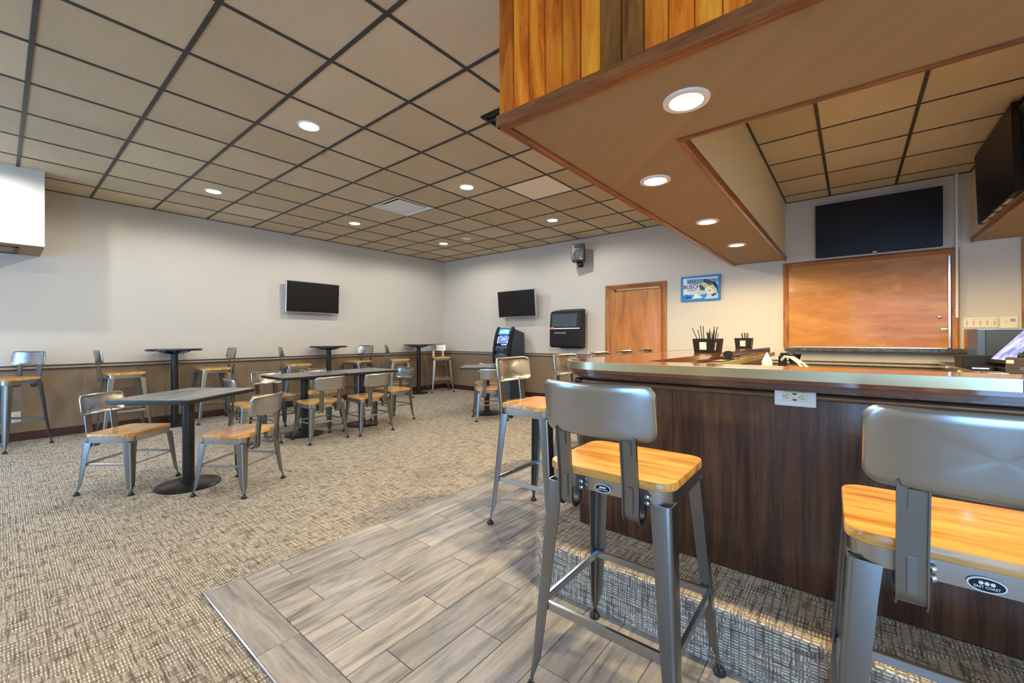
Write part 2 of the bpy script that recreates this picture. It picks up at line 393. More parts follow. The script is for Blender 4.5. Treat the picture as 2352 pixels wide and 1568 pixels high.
# ---- suspended ceiling: every tile and every grid bar is a piece of its own
ceil = struct(MB().box(XW - .15, RIGHT_X + .15, NEAR_Y - .15, YW + .15, ZC + .16, ZC + .3).obj('ceiling', M['tile_back']))
GXL = [-1.9587 - .6096 * j for j in range(9)]; GXL = sorted([XW] + GXL + [-1.9587 + .6096 * j for j in range(1, 9)] + [RIGHT_X])
GYL = [NEAR_Y] + [-.4744 + .6039 * i for i in range(-3, 12)] + [YW]
BX0, BX1, BX2, BX3, BY0, BY1, BZ = -1.304, -0.686, 1.0, 1.62, 1.522, 2.20, 2.181     # bulkhead: arms and underside
HOLES = set()
tcache = {}
def ceil_tile(x0, x1, y0, y1, mat='tile', par=None):
    k = (round(x1 - x0, 3), round(y1 - y0, 3), mat)
    if k not in tcache:
        g = .006
        tcache[k] = MB().box(g, k[0] - g, g, k[1] - g, 0.004, .018).mesh('ceiling_tile', M[mat], bevel=.002)
    o = link('ceiling_tile', tcache[k], ceil if par is None else par); o.location = (x0, y0, ZC); return o
for i in range(len(GXL) - 1):
    for j in range(len(GYL) - 1):
        x0, x1, y0, y1 = GXL[i], GXL[i+1], GYL[j], GYL[j+1]
        if y1 > BY0 + .05 and x0 > BX0 - .06: continue
        cx, cy = (x0 + x1) / 2, (y0 + y1) / 2
        if abs(cx + 4.70) < .1 and abs(cy - 3.45) < .1: continue            # diffuser instead of a tile
        new = abs(cx + 2.87) < .1 and abs(cy - 4.05) < .1
        ceil_tile(x0, x1, y0, y1, 'tile_new' if new else 'tile')
BARH = .007
for xx in GXL[1:-1]:
    y1 = YW if xx < BX0 else BY0
    strip('grid_bar', xx - .011, xx + .011, NEAR_Y, y1, ZC - .001, ZC + BARH, M['grid'], ceil)
for yy in GYL[1:-1]:
    x1 = RIGHT_X if yy < BY0 else BX0
    strip('grid_bar', XW, x1, yy - .012, yy + .012, ZC - .002, ZC + BARH, M['grid'], ceil)
strip('wall_angle', XW, XW + .02, .313, YW, ZC - .002, ZC + .005, M['grid'], ceil)
strip('wall_angle', XW, BX0, YW - .02, YW, ZC - .002, ZC + .005, M['grid'], ceil)
IX = [BX1, -.215, .394, BX2]; IY = [BY1, 2.60, 3.21, 3.82, 4.417, 5.024, 5.633, 6.25, YW]
for i in range(3):
    for j in range(len(IY) - 1): ceil_tile(IX[i], IX[i+1], IY[j], IY[j+1])
for xx in IX[1:3]: strip('grid_bar', xx - .012, xx + .012, BY1, YW, ZC - .002, ZC + BARH, M['grid'], ceil)
for yy in IY[1:-1]: strip('grid_bar', BX1, BX2, yy - .008, yy + .008, ZC - .001, ZC + BARH, M['grid'], ceil)
for a, b, c, d in ((BX1, BX1 + .022, BY1, YW), (BX1, BX2, BY1, BY1 + .022), (BX1, BX2, YW - .018, YW), (BX2 - .022, BX2, BY1, YW)):
    strip('wall_angle', a, b, c, d, ZC - .003, ZC + .005, M['grid'], ceil)

# ---- bulkhead over the bar: papered core, cedar boards on the front, stained trim
bk = struct(MB().box(BX0, BX1, BY0, YW, BZ, ZC + .02).box(BX1, BX2, BY0, BY1, BZ, ZC + .02).box(BX2, BX3, BY0, YW, BZ, ZC + .02).obj('wall_bulkhead', M['soffit_paper']))
for a, b, c, d in ((BX1, BX1 + .004, BY1, YW), (BX1 + .004, BX2 - .004, BY1, BY1 + .004), (BX2 - .004, BX2, BY1, YW)):
    strip('inner_facing', a, b, c, d, BZ + .045, ZC - .003, M['wall_bar'], bk)
bw = .0886; n = 0; xx = BX0
while xx < BX3 + .3:
    mat = 'cedar_dark' if n in (6, 7) else 'cedar'
    me = tcache.get(('b', mat))
    if me is None:
        me = MB().prism([(.0015, 0), (.0015, -.011), (.005, -.015), (bw - .005, -.015), (bw - .0015, -.011), (bw - .0015, 0)][::-1], BZ + .04, ZC, 'z').mesh('cedar_board', M[mat]); tcache[('b', mat)] = me
    link('cedar_board', me, bk).location = (xx, BY0, 0); xx += bw; n += 1
strip('trim_board', BX0 - .014, BX3 + .3, BY0 - .022, BY0 + .002, BZ - .012, BZ + .045, M['trimx'], bk, bevel=.004)
strip('trim_board', BX0 - .016, BX0 + .004, BY0 - .02, YW, BZ - .012, BZ + .04, M['trim'], bk, bevel=.004)
strip('trim_board', BX0, BX0 + .034, BY0 + .034, YW, BZ - .012, BZ + .002, M['trim'], bk, bevel=.003)
strip('trim_board', BX0, BX3, BY0, BY0 + .034, BZ - .012, BZ + .002, M['trimx'], bk, bevel=.003)
strip('trim_board', BX1 - .012, BX1 + .016, BY1 + .016, YW, BZ - .012, BZ + .045, M['trim'], bk, bevel=.004)
strip('trim_board', BX1 - .012, BX2 + .012, BY1 - .012, BY1 + .016, BZ - .012, BZ + .045, M['trimx'], bk, bevel=.004)
strip('trim_board', BX2 - .016, BX2 + .012, BY1 + .016, YW, BZ - .012, BZ + .045, M['trim'], bk, bevel=.004)
# ---- white papered soffit over the left wall
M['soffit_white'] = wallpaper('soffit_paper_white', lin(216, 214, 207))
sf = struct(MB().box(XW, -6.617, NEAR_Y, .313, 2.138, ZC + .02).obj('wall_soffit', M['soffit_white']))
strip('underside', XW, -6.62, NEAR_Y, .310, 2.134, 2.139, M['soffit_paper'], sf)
f = MB().box(-7.34, -6.80, -.45, -.42, 2.126, 2.134).box(-7.34, -6.80, .11, .14, 2.126, 2.134).box(-6.83, -6.80, -.45, .14, 2.126, 2.134).box(-7.34, -7.31, -.45, .14, 2.126, 2.134)
f.obj('slot_frame', M['grid'], sf)

# ---- door in the back wall
dr = struct(strip('door_1', -3.172, -2.322, YW - .03, YW + .012, .008, 1.962, M['doorw'], bevel=.002))
cas = struct(empty('trim_6', (0, 0, 0)))
def casing(x0, x1, z1, w_, y, mats, par, z0=0):
    """moulded casing on three sides with mitred look"""
    pr = lambda a, b, fl: [(a, y), (a, y - .016), (a + (b-a)*.25, y - .024), (a + (b-a)*.8, y - .012), (b, y - .006), (b, y)]
    MB().prism(pr(x0, x0 + w_, 0)[::-1], z0, z1, 'z').obj('casing_board', mats[0], par)
    MB().prism(pr(x1, x1 - w_, 0), z0, z1, 'z').obj('casing_board', mats[0], par)
    q = [(y, z1), (y - .016, z1), (y - .024, z1 - w_*.25), (y - .012, z1 - w_*.8), (y - .006, z1 - w_), (y, z1 - w_)]
    MB().prism(q, x0 + .01, x1 - .01, 'x').obj('casing_board', mats[1], par)
casing(-3.286, -2.248, 2.047, .085, YW - .0005, (M['casing'], M['casingx']), cas)
for a, b in ((-3.203, -3.178), (-2.318, -2.330)):
    strip('jamb', min(a, b), max(a, b), YW - .02, YW, 0, 1.98, M['casing'], cas)
strip('jamb', -3.2, -2.32, YW - .035, YW - .01, 1.962, 1.975, M['casingx'], cas)
strip('closer_rail', -3.08, -2.34, YW - .06, YW - .04, 1.945, 1.957, M['brass'], dr, bevel=.002)
strip('closer_arm', -3.1, -3.07, YW - .065, YW - .03, 1.93, 1.965, M['slot'], dr, bevel=.003)

# ---- serving hatch with sliding plywood panel
ht = struct(empty('window_4'))
casing(-.712, .90, 2.135, .066, YW - .001, (M['casing'], M['casingx']), ht, 1.03)
hp = strip('hatch_panel', -.648, .826, YW - .012, YW, 1.035, 2.075, M['hatch'], ht)
strip('edge_channel', .812, .834, YW - .03, YW - .010, 1.035, 2.05, M['silver'], ht, bevel=.003)
strip('bottom_track', -.64, .81, YW - .024, YW - .01, 1.031, 1.041, M['silver'], ht)
kb = MB().lathe([(.012, 0), (.012, .01), (.018, .016), (.018, .024), (.008, .028)], 16).obj('knob', M['brass'], ht, smooth=True)
kb.location = (.748, YW - .012, 1.38); kb.rotation_euler = (PI/2, 0, 0)
MB().box(.755, .80, YW - .026, YW - .01, 1.235, 1.262).box(.77, .815, YW - .034, YW - .02, 1.243, 1.254).obj('latch', M['brass'], ht, bevel=.002)
struct(MB().prism([(YW, .985), (YW, 1.031), (YW - .15, 1.031), (YW - .155, 1.026), (YW - .155, .99), (YW - .15, .985)], -.685, 1.36, 'x').obj('trim_7', M['granite'], bevel=.002))
# a second, smaller hatch door beside it and the stained casing at the far right
sh = tag(empty('cabinet_door', (0, 0, 0)), 'small orange wooden cabinet door beside the shutter, below the long switch plate', 'cabinet door')
strip('frame_board', .935, .975, YW - .03, YW, 1.032, 1.245, M['casing'], sh, bevel=.003)
strip('frame_board', .975, 1.33, YW - .03, YW, 1.212, 1.245, M['casingx'], sh, bevel=.003)
strip('panel', .975, 1.33, YW - .018, YW, 1.032, 1.212, M['hatch'], sh)
strip('panel_rail', .99, 1.02, YW - .022, YW - .017, 1.05, 1.2, M['doorw'], sh)
struct(strip('trim_8', 1.338, 1.42, YW - .03, YW, 0.0, 2.17, M['casing'], bevel=.004))

# ================================================================== LIGHT FITTINGS
def ring_mesh(r0, r1, z, h, mat, name, n=32):
    mb = MB(); rings = [[(r*math.cos(2*PI*i/n), r*math.sin(2*PI*i/n), zz) for i in range(n)] for r, zz in ((r1, z), (r1*.97, z - h), (r0*1.04, z - h*1.1), (r0, z - h*.4), (r0, z))]
    return mb.loft(rings, cap=False).mesh(name, mat, smooth=True)
RING_C = ring_mesh(.072, .092, .004, .007, M['white'], 'trim_ring'); RING_B = ring_mesh(.066, .096, .002, .010, M['white'], 'trim_ring')
LENS_C = MB().lathe([(.073, .001), (.073, .003)], 28).mesh('lens', M['lamp_cool']); LENS_B = MB().lathe([(.067, -.005), (.067, -.001)], 28).mesh('lens', M['lamp_warm'])
def downlight(x, y, z, warm, label, group):
    t = tag(empty('downlight', (x, y, z)), label, 'ceiling light', group)
    link('trim_ring', RING_B if warm else RING_C, t); link('lens', LENS_B if warm else LENS_C, t)
    l = bpy.data.lights.new('bulb', 'SPOT'); l.energy = BAR_W if warm else CEIL_W; l.color = BAR_C if warm else CEIL_C
    l.spot_size = math.radians(174); l.spot_blend = 0.3; l.shadow_soft_size = 0.032
    link('bulb', l, t).location = (0, 0, -.022)
    return t
for i, yy in enumerate((1.635, 3.47, 5.275)):
    pos = ('nearest', 'middle', 'farthest')[i]
    downlight(-5.94, yy, ZC, 0, '%s round white downlight in the ceiling row closer to the left wall' % pos, 'cool white ceiling downlights')
    downlight(-3.50, yy, ZC, 0, '%s round white downlight in the ceiling row closer to the wooden bulkhead' % pos, 'cool white ceiling downlights')
for i, (xx, yy) in enumerate(((-5.94, -.2), (-3.5, -.2), (-5.94, -1.98), (-3.5, -1.98))):
    downlight(xx, yy, ZC, 0, ('first', 'second', 'third', 'fourth')[i] + ' round downlight of the ceiling behind the camera, counted from the soffit', 'ceiling downlights behind the camera')
for i, (xx, yy) in enumerate(((-.549, 1.858), (-.985, 2.68), (-.985, 3.93), (-.985, 5.13))):
    downlight(xx, yy, BZ, 1, 'warm round downlight under the bulkhead, %s in the row toward the far wall' % ('largest and nearest', 'second', 'third', 'smallest and last')[i], 'warm bulkhead downlights')
downlight(.70, 1.858, BZ, 1, 'warm downlight under the bulkhead beyond the right edge of the photo', 'warm bulkhead downlights')
for i, yy in enumerate((2.9, 4.3)): downlight(1.31, yy, BZ, 1, '%s warm downlight under the right arm of the bulkhead' % ('nearer', 'farther')[i], 'warm bulkhead downlights on the right')

# ceiling fittings
df = tag(empty('air_diffuser', (-4.7019, 3.451, ZC)), 'square white air diffuser plate in the ceiling grid with dark gap', 'vent')
fr = MB(); hx, hy = .2975, .2945
for k in range(2):
    pass
rings = [[(sx*a, sy*b, z) for sx, sy in ((1,1),(-1,1),(-1,-1),(1,-1))] for a, b, z in ((hx, hy, .004), (hx, hy, -.003), (hx-.03, hy-.03, -.003), (hx-.085, hy-.085, .05))]
MB().loft(rings, cap=False).obj('frame', M['white'], df)
MB().box(-hx, hx, -hy, hy, .052, .056).obj('throat', M['slot'], df)
MB().box(-.215, .215, -.213, .213, .004, .010).obj('plate', M['white'], df, bevel=.003)
for a in (-.1, .1): strip('vane', a - .09, a + .09, .225, .262, .02, .032, M['black'], df, bevel=.004)
sp = tag(MB().lathe([(.085, .006), (.088, .002), (.086, -.004), (.07, -.006), (.001, -.006)][::-1], 32).obj('ceiling_speaker', M['white'], smooth=True), 'small white round ceiling speaker disc near the room corner', 'speaker')
sp.location = (-5.33, 5.27, ZC)
gv = tag(empty('air_grille', (0, 0, 0)), 'black slotted air grille in the ceiling behind the bulkhead corner', 'vent')
MB().box(-2.295, -1.55, 2.432, 2.46, ZC - .012, ZC + .004).box(-2.295, -1.55, 3.26, 3.288, ZC - .012, ZC + .004).box(-2.295, -2.27, 2.46, 3.26, ZC - .012, ZC + .004).box(-1.575, -1.55, 2.46, 3.26, ZC - .012, ZC + .004).obj('frame', M['black'], gv)
strip('throat', -2.27, -1.575, 2.46, 3.26, ZC - .001, ZC + .003, M['slot'], gv)
for k in range(9):
    yy = 2.50 + k * .082
    MB().prism([(yy, ZC - .010), (yy + .03, ZC - .002), (yy + .032, ZC - .004), (yy + .004, ZC - .012)], -2.27, -1.575, 'x').obj('slat', M['grid'], gv)
sk = tag(empty('sprinkler', (-3.884, 1.945, ZC)), 'tiny brass sprinkler head on the ceiling grid bar', 'sprinkler')
MB().lathe([(.012, -.012), (.012, 0)], 12).obj('cap', M['brass'], sk); MB().lathe([(.016, -.034), (.016, -.031), (.004, -.029), (.004, -.012)], 12).obj('deflector', M['brass'], sk)

# ================================================================== SEATING
def leg_section(w_, t_, r_):
    """L-shaped folded sheet, outer corner at the origin, flanges along -x and -y"""
    o = [(-w_, 0)]
    for k in range(4):
        a = PI/2 - k * PI/6
        o.append((-r_ + r_*math.cos(a), -r_ + r_*math.sin(a)))
    o += [(0, -w_), (-t_, -w_), (-t_, -t_ - r_*.5), (-t_ - r_*.5, -t_), (-w_, -t_)]
    return o
def leg_mesh(sx, sy, top, foot, ztop, zfoot=.024):
    st = []
    for f, w_ in ((0, .060), (.10, .056), (.5, .046), (.86, .034), (.93, .020), (.955, .014), (1.0, .013)):
        z = ztop + (zfoot - ztop) * f
        px_, py_ = top[0] + (foot[0] - top[0]) * f, top[1] + (foot[1] - top[1]) * f
        px_ += .010 * (1 - f); py_ += .010 * (1 - f)
        st.append([(sx*(px_ + a), sy*(py_ + b), z) for a, b in leg_section(w_, .004, min(.014, w_*.35))])
    return MB().loft(st).mesh('leg', M['steel_v'], smooth=True)
GLIDE = MB().lathe([(.017, 0), (.021, .004), (.021, .010), (.013, .019), (.008, .022), (.008, .030)], 16).mesh('foot_glide', M['rubber'], smooth=True)
RIVET = MB().lathe([(.0065, 0), (.006, .003), (.003, .0048), (.0005, .005)], 12).mesh('rivet', M['rivet'], smooth=True)
def back_point(s, z, y0, zm, R=.40, lean=.15): return (R*math.sin(s/R), y0 + R*(1 - math.cos(s/R)) - lean*(z - zm), z)
def backrest_mesh(half, z0, z1, y0):
    zm = (z0 + z1)/2; out = rrect(2*half, z1 - z0, .032, 6, 0, zm)
    # denser along the long edges
    dense = []
    for i, p in enumerate(out):
        q = out[(i+1) % len(out)]; d = math.hypot(q[0]-p[0], q[1]-p[1]); k = max(1, int(d/.03))
        for j in range(k): dense.append((p[0] + (q[0]-p[0])*j/k, p[1] + (q[1]-p[1])*j/k))
    def ring(f, dy, inset):
        r = []
        for (s, z) in dense:
            l = math.hypot(s, z - zm) or 1
            ss = s * f - inset * (s / half); zz = zm + (z - zm) * f - inset * ((z - zm) / ((z1 - z0)/2))
            x, y, z_ = back_point(ss, zz, y0, zm); r.append((x, y + dy, z_))
        return r
    T = .007
    rings = [ring(.02, -T, 0), ring(.35, -T, 0), ring(.7, -T, 0), ring(1, -T, .012), ring(1, -T + .003, .004), ring(1, 0, 0), ring(1, T, .001), ring(1, T + .003, .006), ring(1, T - .001, .014), ring(.7, T - .002, 0), ring(.35, T - .002, 0), ring(.02, T - .002, 0)]
    return MB().loft(rings).mesh('backrest', M['steel'], smooth=True)
def support_mesh(zs, ztop, ybk):
    """strap that drops behind the seat and hooks back up under it; a shallow channel with a stamped rib"""
    path = [(ybk + .026, ztop), (ybk + .033, ztop - .06), (ybk + .044, zs - .015), (ybk + .046, zs - .085)]
    c = (ybk + .046 + .024, zs - .088)
    for k in range(1, 9):
        a = PI + k * PI / 8
        path.append((c[0] + .024*math.cos(a), c[1] + .024*math.sin(a)))
    path.append((c[0] + .024, zs - .045))
    mb = MB(); W2 = .024
    def sweep(x0, x1, d0, d1, pth):
        rings = []
        for k, (y, z) in enumerate(pth):
            a = pth[max(k-1, 0)]; b = pth[min(k+1, len(pth)-1)]; ty, tz = b[0]-a[0], b[1]-a[1]; L_ = math.hypot(ty, tz); ny, nz = tz/L_, -ty/L_
            rings.append([(x0, y + ny*d0, z + nz*d0), (x1, y + ny*d0, z + nz*d0), (x1, y + ny*d1, z + nz*d1), (x0, y + ny*d1, z + nz*d1)])
        mb.loft(rings)
    sweep(-W2, W2, -.0015, .0015, path)
    sweep(-W2, -W2 + .003, -.0015, .0085, path); sweep(W2 - .003, W2, -.0015, .0085, path)
    lp = path[:4]
    def at(f):
        k = min(int(f*3), 2); g = f*3 - k; return (lp[k][0] + (lp[k+1][0]-lp[k][0])*g, lp[k][1] + (lp[k+1][1]-lp[k][1])*g)
    for a, b in ((.08, .30), (.66, 1.0)):
        sweep(-.007, .007, .001, .0055, [at(a + (b-a)*q/4) for q in range(5)])
    return mb.mesh('back_support', M['steel_v'], smooth=True)
TXT_BADGE = text_mesh('EAST COAST', .0082, M['white'], 'lettering', .0002, bold=.0001)
def oval(rx, rz, h, n=28): return [(rx*math.cos(2*PI*i/n), rz*math.sin(2*PI*i/n)) for i in range(n)]
def seat_outline(w_, d_, r_, back=0.0): return rrect(w_, d_, r_, 6)
def make_chair(name, stool):
    t = empty(name)
    if stool: zs, fx, fy, zr, zt, zb = .752, .235, .225, .285, 1.030, .872
    else:     zs, fx, fy, zr, zt, zb = .452, .220, .200, .225, .735, .580
    W_, D_ = .410, .357
    # seat board, slightly dished towards its edge
    so = seat_outline(W_, D_, .05)
    rings = [[(x*f, y*f, z) for x, y in so] for f, z in ((.02, zs - .025), (.99, zs - .025), (1.0, zs - .023), (1.0, zs - .0028), (.994, zs), (.6, zs), (.02, zs))]
    MB().loft(rings).obj('seat', M['seat'], t, smooth=True)
    # pressed steel skirt under it
    zk0, zk1 = zs - .067, zs - .025
    rings = [[(x*f, y*f, z) for x, y in seat_outline(W_ - .006, D_ - .006, .055)] for f, z in ((.965, zk1), (1.0, zk1), (1.0, zk1 - .002), (.99, zk0), (.955, zk0), (.965, zk1))]
    MB().loft(rings, cap=False).obj('seat_frame', M['steel'], t, smooth=True)
    tx, ty = W_/2 - .012, D_/2 - .012
    for sx in (-1, 1):
        for sy in (-1, 1):
            lg = link('leg', leg_mesh(sx, sy, (tx, ty), (fx + .006, fy + .006), zk0 + .004), t)
            g = link('foot_glide', GLIDE, lg); g.location = (sx*(fx + .002), sy*(fy + .002), 0)
    # ring of four flat stretchers
    f = (zk0 - zr) / (zk0 - .05); rx, ry = tx + (fx - tx)*f - .006, ty + (fy - ty)*f - .006
    hh = .013 if stool else .008
    bx = MB().box(-rx, rx, -.007, .007, zr - hh, zr + hh).mesh('stretcher', M['steel'], bevel=.002)
    by = MB().box(-.007, .007, -ry, ry, zr - hh, zr + hh).mesh('stretcher', M['steel'], bevel=.002)
    for s in (-1, 1):
        link('stretcher', bx, t).location = (0, s*ry, 0); link('stretcher', by, t).location = (s*rx, 0, 0)
    # backrest on two hooked straps
    ybk = -.262; half = .186
    b = link('backrest', backrest_mesh(half, zb, zt, ybk), t)
    sm = support_mesh(zs, zb + .016, ybk)
    for s in (-1, 1):
        su = link('back_support', sm, t); su.location = (s*.105, .0, 0)
        for q in (0, 1):
            r_ = link('rivet', RIVET, su); r_.location = (.0, -.1785 - .0055, zs - .052 + q*.0); r_.rotation_euler = (PI/2, 0, 0); r_.location.x = .034
            r_.location.z = zs - .060 + q*.018
        for zz in (zb + .028, zt - .028):
            r_ = link('rivet', RIVET, b); x, y, z = back_point(s*.106, zz, ybk, (zb + zt)/2)
            r_.location = (x, y + .0055, z); r_.rotation_euler = (-PI/2, 0, -s*.106/.40)
    # oval maker's plate on the back of the skirt
    bp = MB().prism([(z, x) for x, z in oval(.026, .0135, 0)], -.0012, .0012, 'y').obj('badge', M['white'], t); bp.location = (0, -D_/2 - .0002, zs - .050)
    q = MB().prism([(z, x) for x, z in oval(.0235, .0112, 0)], -.0022, .0, 'y').obj('badge_field', M['blackgloss'], bp)
    tx_ = link('lettering', TXT_BADGE, bp); tx_.location = (0, -.0026, -.0040); tx_.rotation_euler = (PI/2, 0, 0); tx_.scale = (.72, .8, 1)
    e3 = MB()
    for k in (-1, 0, 1):
        for (rr, zz) in ((.0034, .0035),): e3.prism([(zz + rr*math.sin(2*PI*i/10), k*.0075 + rr*math.cos(2*PI*i/10)) for i in range(10)], -.0028, -.0018, 'y')
    e3.obj('emblem', M['white'], bp)
    return t
def place(proto, used, x, y, deg, label, cat, group):
    o = proto if not used else copy_tree(proto)
    used.append(1)
    o.location = (x, y, 0); o.rotation_euler = (0, 0, math.radians(deg - 90)); tag(o, label, cat, group); return o
P_STOOL = make_chair('bar_stool', True); P_CHAIR = make_chair('dining_chair', False)
us, uc = [], []
TILE_Z = .008
STOOLS = [
 (-.592, 1.338, 90.8, 'bar stool seen whole from behind in the centre foreground, before the bar corner', 'bar stools along the bar'),
 (.185, 1.330, 92, 'bar stool cut off by the right edge of the photo, near the bar outlet', 'bar stools along the bar'),
 (-1.535, 2.180, 1.5, 'bar stool with gold-lit riveted backrest standing left of the rounded bar corner', 'bar stools along the bar'),
 (-1.500, 2.785, 2, 'bar stool of which a gold-lit backrest shows just above the rounded bar corner', 'bar stools along the bar'),
 (-1.505, 3.37, 0, 'bar stool behind the bar top, only its backrest tip showing left of the door', 'bar stools along the bar'),
 (-1.505, 3.89, 0, 'bar stool behind the bar top, backrest tip before the left half of the door', 'bar stools along the bar'),
 (-1.505, 4.42, 0, 'farthest bar stool, its backrest tip in front of the right half of the door', 'bar stools along the bar'),
 (-7.005, .050, 312, 'high steel stool at the left edge of the photo, beside the wall outlet', 'high stools at the tall tables'),
 (-7.060, .995, 90.5, 'high stool left of the nearest tall round table, facing it, behind the riveted low chair', 'high stools at the tall tables'),
 (-7.060, 1.930, 269, 'high stool right of the nearest tall round table, its back to the low chairs', 'high stools at the tall tables'),
 (-6.955, 3.055, 74, 'high stool left of the middle tall round table, facing it', 'high stools at the tall tables'),
 (-7.035, 4.150, 287, 'high stool right of the middle tall round table', 'high stools at the tall tables'),
 (-6.918, 4.976, 64, 'high stool left of the farthest tall round table, facing it', 'high stools at the tall tables'),
 (-6.938, 6.065, 332, 'high stool in the corner of the room, right of the farthest tall round table', 'high stools at the tall tables')]
for i, (x, y, a, lb, gp) in enumerate(STOOLS):
    o = place(P_STOOL, us, x, y, a, lb, 'bar stool', gp)
    if i < 7: o.location.z = TILE_Z
CHAIRS = [
 (-4.468, .666, 39.5, 'low dining chair left of the nearest square table, riveted backrest front facing the camera', 'low chairs at the nearest table'),
 (-3.735, 1.204, 213.5, 'low dining chair right of the nearest square table, seen from behind', 'low chairs at the nearest table'),
 (-5.160, 1.790, 88, 'low chair at the near end of the joined tables, half hidden by the nearest table', 'low chairs at the joined tables'),
 (-5.630, 2.185, 1, 'low dining chair on the wall side of the joined tables, nearer the camera', 'low chairs at the joined tables'),
 (-5.606, 2.760, 356, 'low dining chair on the wall side of the joined tables, backrest just over the tabletop', 'low chairs at the joined tables'),
 (-4.788, 2.360, 181, 'left of two low chairs with backs to the camera at the joined tables', 'low chairs at the joined tables'),
 (-4.727, 2.940, 178, 'right of two low chairs with backs to the camera at the joined tables', 'low chairs at the joined tables'),
 (-5.096, 3.553, 273, 'low dining chair at the far end of the joined tables, riveted backrest facing the camera', 'low chairs at the joined tables'),
 (-4.059, 4.475, 141, 'low dining chair at the table before the cash machine, back to the camera', 'low chairs at the cash machine table'),
 (-4.600, 5.030, 309, 'low dining chair at the table before the cash machine, facing the camera', 'low chairs at the cash machine table')]
for (x, y, a, lb, gp) in CHAIRS: place(P_CHAIR, uc, x, y, a, lb, 'chair', gp)

# ================================================================== TABLES
def pedestal(t, h, rb):
    MB().lathe([(rb, 0), (rb, .010), (rb*.96, .016), (rb*.5, .028), (.075, .036), (.052, .044), (.052, .052), (.04, .054)], 40).obj('base', M['castiron'], t, smooth=True)
    MB().lathe([(.040, .045), (.040, h - .055)], 28).obj('column', M['tblack'], t, smooth=True)
    sp_ = MB()
    for a in range(4):
        c, s = math.cos(a*PI/2 + PI/4), math.sin(a*PI/2 + PI/4)
        rings = []
        for r, hz in ((.03, .045), (.10, .040), (.19, .012)):
            rings.append([(c*r - s*d, s*r + c*d, h - .027 - z) for d, z in ((-.016, 0), (.016, 0), (.016, hz), (-.016, hz))])
        sp_.loft(rings)
    sp_.obj('top_bracket', M['castiron'], t)
def low_table(x, y, deg, label, w_=.61, l_=.762):
    t = tag(empty('square_table', (x, y, 0), math.radians(deg)), label, 'table', 'low pedestal tables')
    MB().prism(rrect(w_, l_, .035, 6), .7 - .002, .728, 'z').obj('edge_band', M['tblack'], t, bevel=.006, seg=2)
    MB().prism(rrect(w_ - .016, l_ - .016, .028, 6), .7275, .7305, 'z').obj('tabletop', M['table'], t)
    pedestal(t, .728, .215); return t
low_table(-4.115, .958, 37, 'nearest low pedestal table with grey wood-grain top and black edge')
low_table(-5.160, 2.345, 0, 'low pedestal table, left one of the two pushed together')
low_table(-5.155, 3.110, 0, 'low pedestal table, right one of the two pushed together')
low_table(-4.36, 4.74, 129, 'low pedestal table standing before the cash machine')
for (x, y, lb) in ((-7.085, 1.50, 'nearest tall round pedestal table against the left wall'), (-7.080, 3.635, 'middle tall round pedestal table against the left wall'), (-7.075, 5.58, 'farthest tall round pedestal table, beside the corner stool')):
    t = tag(empty('high_table', (x, y, 0)), lb, 'table', 'tall round tables')
    MB().lathe([(.300, 1.003), (.305, 1.008), (.305, 1.024), (.300, 1.029)], 48).obj('edge_band', M['tblack'], t, smooth=True)
    MB().lathe([(.298, 1.0285), (.298, 1.0305)], 48).obj('tabletop', M['table'], t)
    pedestal(t, 1.03, .20)

# ================================================================== THE BAR
CX0, CY0, CR = -1.185, 1.735, .26            # outer edges of the counter and its corner radius
PX0, PY0 = -1.095, 1.900                     # faces of the walnut panels
ARM_END, BAR_R = 5.35, 1.60
CT = 1.052                                   # counter height
def outer(off, x0=CX0, y0=CY0, r=CR, xe=BAR_R, ye=ARM_END, n=10):
    """right end -> rounded corner -> far end of the left arm"""
    pts = [(xe, y0 - off)]
    cx, cy = x0 + r, y0 + r
    for k in range(n + 1):
        a = -PI/2 - k * PI/2 / n
        pts.append((cx + (r + off)*math.cos(a), cy + (r + off)*math.sin(a)))
    pts.append((x0 - off, ye)); return pts
def L_solid(o_off, ix, iy, z0, z1, ix_end=None, **k):
    return MB().prism((outer(o_off, **k) + [(ix if ix_end is None else ix_end, k.get('ye', ARM_END)), (ix, iy), (k.get('xe', BAR_R), iy)])[::-1], z0, z1, 'z')
def L_band(o0, o1, z0, z1, **k):
    mb = MB(); a = outer(o0, **k); b = outer(o1, **k); rings = []
    for p, q in zip(a, b): rings.append([(p[0], p[1], z0), (p[0], p[1], z1), (q[0], q[1], z1), (q[0], q[1], z0)])
    return mb.loft(rings)
bar = tag(empty('bar_counter', (0, 0, 0)), 'L-shaped walnut bar with brass-edged brown top and rounded corner', 'bar counter')
L_solid(0, -.70, 2.24, .0, .985, x0=PX0, y0=PY0, r=.012, n=3).obj('body', M['walnut'], bar)
L_solid(-.004, -.775, 1.985, 1.004, CT, ix_end=-.705).obj('counter_top', M['bartop'], bar)
L_band(.0, -.012, 1.018, CT + .0012).obj('brass_edge', M['brass'], bar, smooth=True)
strip('brass_joint', .355, .3565, CY0 - .0012, CY0 + .01, 1.018, CT, M['slot'], bar)
L_band(-.022, -.045, .985, 1.018).obj('apron', M['walnut_x'], bar, smooth=True)
L_solid(-.05, -.775, 1.985, .975, 1.004, ix_end=-.705).obj('sub_top', M['walnut'], bar)
for k_, (a, b) in enumerate(((-1.093, -.62), (-.62, .17), (.17, .96), (.96, BAR_R))):      # veneer sheets of the front
    strip('front_panel', a + .0006, b - .0006, PY0 - .006, PY0, .222, .978, M['walnut'], bar)
